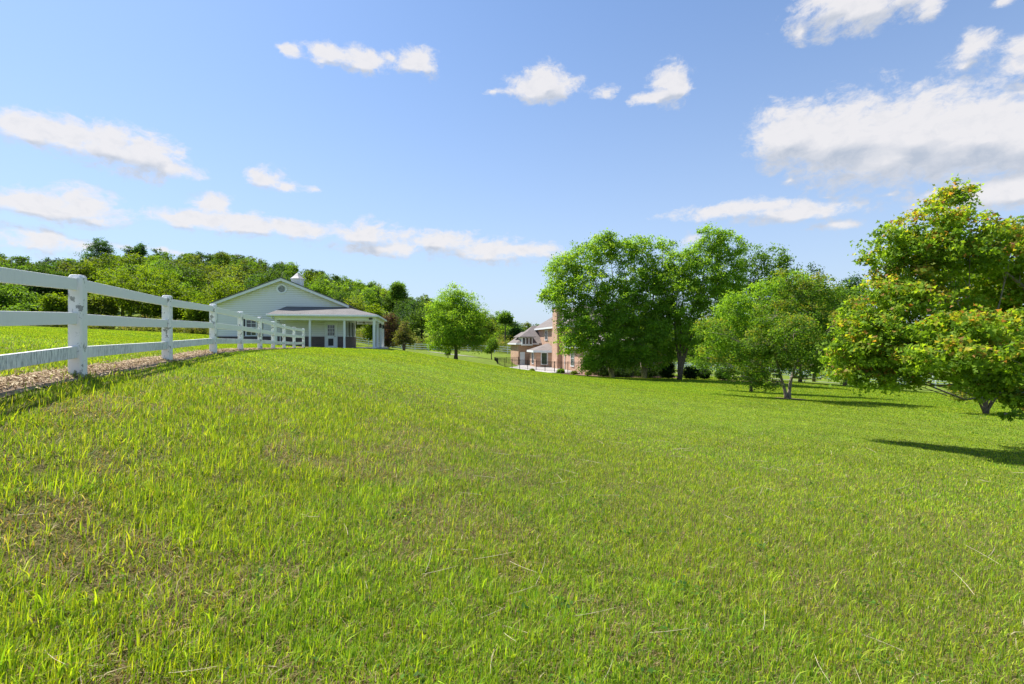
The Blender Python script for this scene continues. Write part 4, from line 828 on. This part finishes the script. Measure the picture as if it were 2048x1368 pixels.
scrub('undergrowth', [(PX(p_, 56)+g.normal()*.6, 56+g.normal()*1.2, g.uniform(.8,1.5), g.uniform(.7,1.8)) for p_ in np.arange(-60, 440, 9)], 62, 'tangled undergrowth along the foot of the wood behind the paddock')
scrub('scrub', [(x, 120+g.normal()*3, g.uniform(1.5,3), g.uniform(2.5,5)) for x in np.arange(14, 110, 1.2)], 63, 'low bushes behind the farthest fence at right', 'green')

# ------------------------------------------------------------------ grass
def inside(x, y, o, x0, x1, y0, y1):
    dx = x-o.location.x; dy = y-o.location.y; cr_, sr = math.cos(ROT), math.sin(ROT); a = dx*cr_+dy*sr; b = -dx*sr+dy*cr_
    return (a > x0) & (a < x1) & (b > y0) & (b < y1)
def grass(n, dmin, dmax, pw, seed, pts=None):
    g = np.random.default_rng(seed); u = g.random(n); k = 2-pw; d = (dmin**k+u*(dmax**k-dmin**k))**(1/k)
    an = g.uniform(-.98, .98, n)*.92; x = d*np.sin(an); y = d*np.cos(an)
    if pts is not None: x, y = pts; d = np.hypot(x, y)
    # clumping
    cl = fbm(x*1.3+5, y*1.3+9, 4); tuft = fbm(x*6, y*6+40, 2); near = smooth(d, 17, 4)
    fx = fence_x(y)-.10; bed = (np.abs(x-fx) < .28+.25*(fbm(x*3, y*3)-.5)) & (pts is None)
    left = smooth(x, 1.5, -3.0); dryp = smooth(fbm(x*1.5+3, y*1.5+1, 4), .52, .68)*(.3+.6*smooth(x, 1.5, -3))
    keep = ~(bed & (y < 33.8) & (g.random(n) > .03)) & ~inside(x, y, barn, -9.9, 3.05, -2.35, 8.4) & ~inside(x, y, house, -8.2, 9.5, -3.0, 31) & (g.random(n) > near*dryp*.5)
    x, y, d, cl, tuft, near, dryp, left = (q[keep] for q in (x, y, d, cl, tuft, near, dryp, left)); n = len(x); z = ground(x, y)
    dry = g.random(n) < (.045+near*(.13+.48*dryp))
    h = (.030+.047*near*(.38+left*.62)*(.35+1.3*tuft))*(.6+.8*g.random(n))*(.7+.6*cl)*np.where(dry, 1.15, 1); tall = (g.random(n) < .10*near); h = np.where(tall & ~dry, h*1.5, h)
    w_ = np.maximum(.0024+.0028*g.random(n), d*.00075)*(1+.5*tall); h = np.maximum(h, d*.0016)
    az = g.uniform(0, 2*np.pi, n); lean = np.where(dry, g.uniform(.7, 1.5, n), np.abs(g.normal(0, .62, n))); wind = .06
    dx = np.cos(az)*np.sin(lean)+wind; dy = np.sin(az)*np.sin(lean); dz = np.maximum(np.cos(lean), .05)
    fa = az+np.pi/2+g.normal(0, .6, n); sx = np.cos(fa)*w_/2; sy = np.sin(fa)*w_/2
    B = np.stack([x, y, z-.004], 1); S = np.stack([sx, sy, np.zeros(n)], 1); D = np.stack([dx, dy, dz], 1)*h[:, None]
    mid = B+D*.5+np.array([0, 0, 1])*(h*.08)[:, None]; tipp = B+D+np.stack([dx*.35, dy*.35, -.12*np.ones(n)], 1)*h[:, None]*np.sin(lean)[:, None]
    V = np.stack([B-S, B+S, mid+S*.85, mid-S*.85, tipp], 1).reshape(-1, 3)
    G1 = np.array([(.165,.255,.016),(.235,.325,.018),(.11,.205,.018),(.30,.35,.03),(.085,.155,.02)]); c = G1[g.choice(5, n, p=[.28,.27,.19,.18,.08])]*(1+g.normal(0, .24, (n, 1)))*(.85+.5*tuft)[:, None]
    ton = fbm(x*.16, y*.16+20, 3)[:, None]; mow = np.sin((x*.45+y*.9)*2*np.pi/2.3+2*fbm(x*.1, y*.1))[:, None]*.10*smooth(d, 5, 12)[:, None]; c = c*(.95+.44*ton+mow)*np.where(fbm(x*.4+50, y*.4, 3)[:, None] > .55, np.array([[.93,1.0,1.1]]), 1.0)
    D1 = np.array([(.36,.28,.13),(.25,.18,.09),(.15,.10,.055),(.5,.44,.26)]); dc = D1[g.choice(4, n, p=[.35,.3,.25,.1])]*(1+g.normal(0, .15, (n, 1)))
    c = np.where(dry[:, None], dc, c); c = np.clip(c, .01, .8); c5 = np.repeat(c, 5, 0); sh = np.tile(np.array([1, 1, 1, 1, 1.0]), n)[:, None]
    b5 = np.arange(n)*5; lp = np.stack([b5, b5+1, b5+2, b5+3, b5+3, b5+2, b5+4], 1).ravel(); sz = np.tile([4, 3], n); return V, lp, sz, c5*sh
V, lp, sz, c5 = grass(1200000, 1.15, 62, 1.6, 81)
tag(raw_mesh('grass', V, lp, sz, M['grass'], None, c5), kind='stuff', label='uneven green grass with dry brown thatch covering the slope')
pk = np.random.default_rng(84).integers(0, len(FP), 2600)
gg = np.random.default_rng(85); aa = gg.uniform(0, 2*np.pi, 2600); rad_ = .085+np.abs(gg.normal(0, .06, 2600))
V, lp, sz, c5 = grass(2600, 1, 2, 1.55, 86, (np.array([p.x for p in FP])[pk]+rad_*np.cos(aa), np.array([p.y for p in FP])[pk]+rad_*np.sin(aa)))
tag(raw_mesh('grass_tufts', V, lp, sz, M['grass'], None, c5), kind='stuff', label='grass tufts growing up round the feet of the fence posts')
# long bleached stalks lying in the grass
g = np.random.default_rng(83); mb = MB()
for _ in range(150):
    d = 1.6+11*g.random()**1.3; a = g.uniform(-.8, .85); x, y = d*math.sin(a), d*math.cos(a)
    if abs(x-fence_x(y)) < .6 and g.random() < .3: continue
    L_ = g.uniform(.08, .34); t_ = g.uniform(0, 2*math.pi); z = gz(x, y); lift = g.uniform(.01, .05); p = []
    for k in range(4): s = k/3; p.append((x+math.cos(t_+s*.12)*L_*s, y+math.sin(t_+s*.12)*L_*s, z+lift+.12*L_*s))
    r_ = .0007+.00016*d; mb.tube(p, [r_, r_, r_*.8, r_*.4], 4, False)
o = mb.build('straw_stalks', simple('bleached_stalk', (.52, .44, .29), .8, .25, 20)); tag(o, kind='stuff', label='bleached dead stalks lying across the near grass')
# straw and chips on the strip under the fence
n = 16000; y = g.uniform(2, 34, n); y = 2+32*g.random(n)**1.8; x = fence_x(y)-.10+g.normal(0, .12, n); z = ground(x, y)+.02+g.random(n)*.02; P = np.stack([x, y, z], 1)
cc = np.array([(.42,.31,.18),(.31,.22,.12),(.18,.12,.07),(.50,.41,.26)])[g.integers(0, 4, n)]*(1+g.normal(0, .12, (n, 1)))
V, VC = leaf_arrays(P, np.array([0, 0, 1.])+g.normal(size=(n, 3))*.35, (.03+.07*g.random(n)**2), cc, g, .22)
tag(raw_mesh('straw_litter', V, np.arange(n*4), np.full(n, 4), M['straw'], None, VC), kind='stuff', label='tan straw and bark chips strewn under the board fence')
# broad-leaved weeds among the near grass
n = 2000; d = 1.5+10*g.random(n)**1.4; k_ = g.integers(0, 170, n); ca = g.uniform(-.8, .8, 170); cd = 1.6+9*g.random(170)**1.3
x = cd[k_]*np.sin(ca[k_])+g.normal(0, .05, n); y = cd[k_]*np.cos(ca[k_])+g.normal(0, .05, n); z = ground(x, y)+.015+.045*g.random(n)
V, VC = leaf_arrays(np.stack([x, y, z], 1), np.array([0, 0, 1.])+g.normal(size=(n, 3))*.5, .014+.022*g.random(n), pal(g, n, [(.09,.20,.03),(.13,.25,.03),(.06,.15,.03)], var=.12), g, .7)
tag(raw_mesh('weeds', V, np.arange(n*4), np.full(n, 4), M['leaf'], None, VC), kind='stuff', label='small clover and broad-leaved weeds among the near grass')
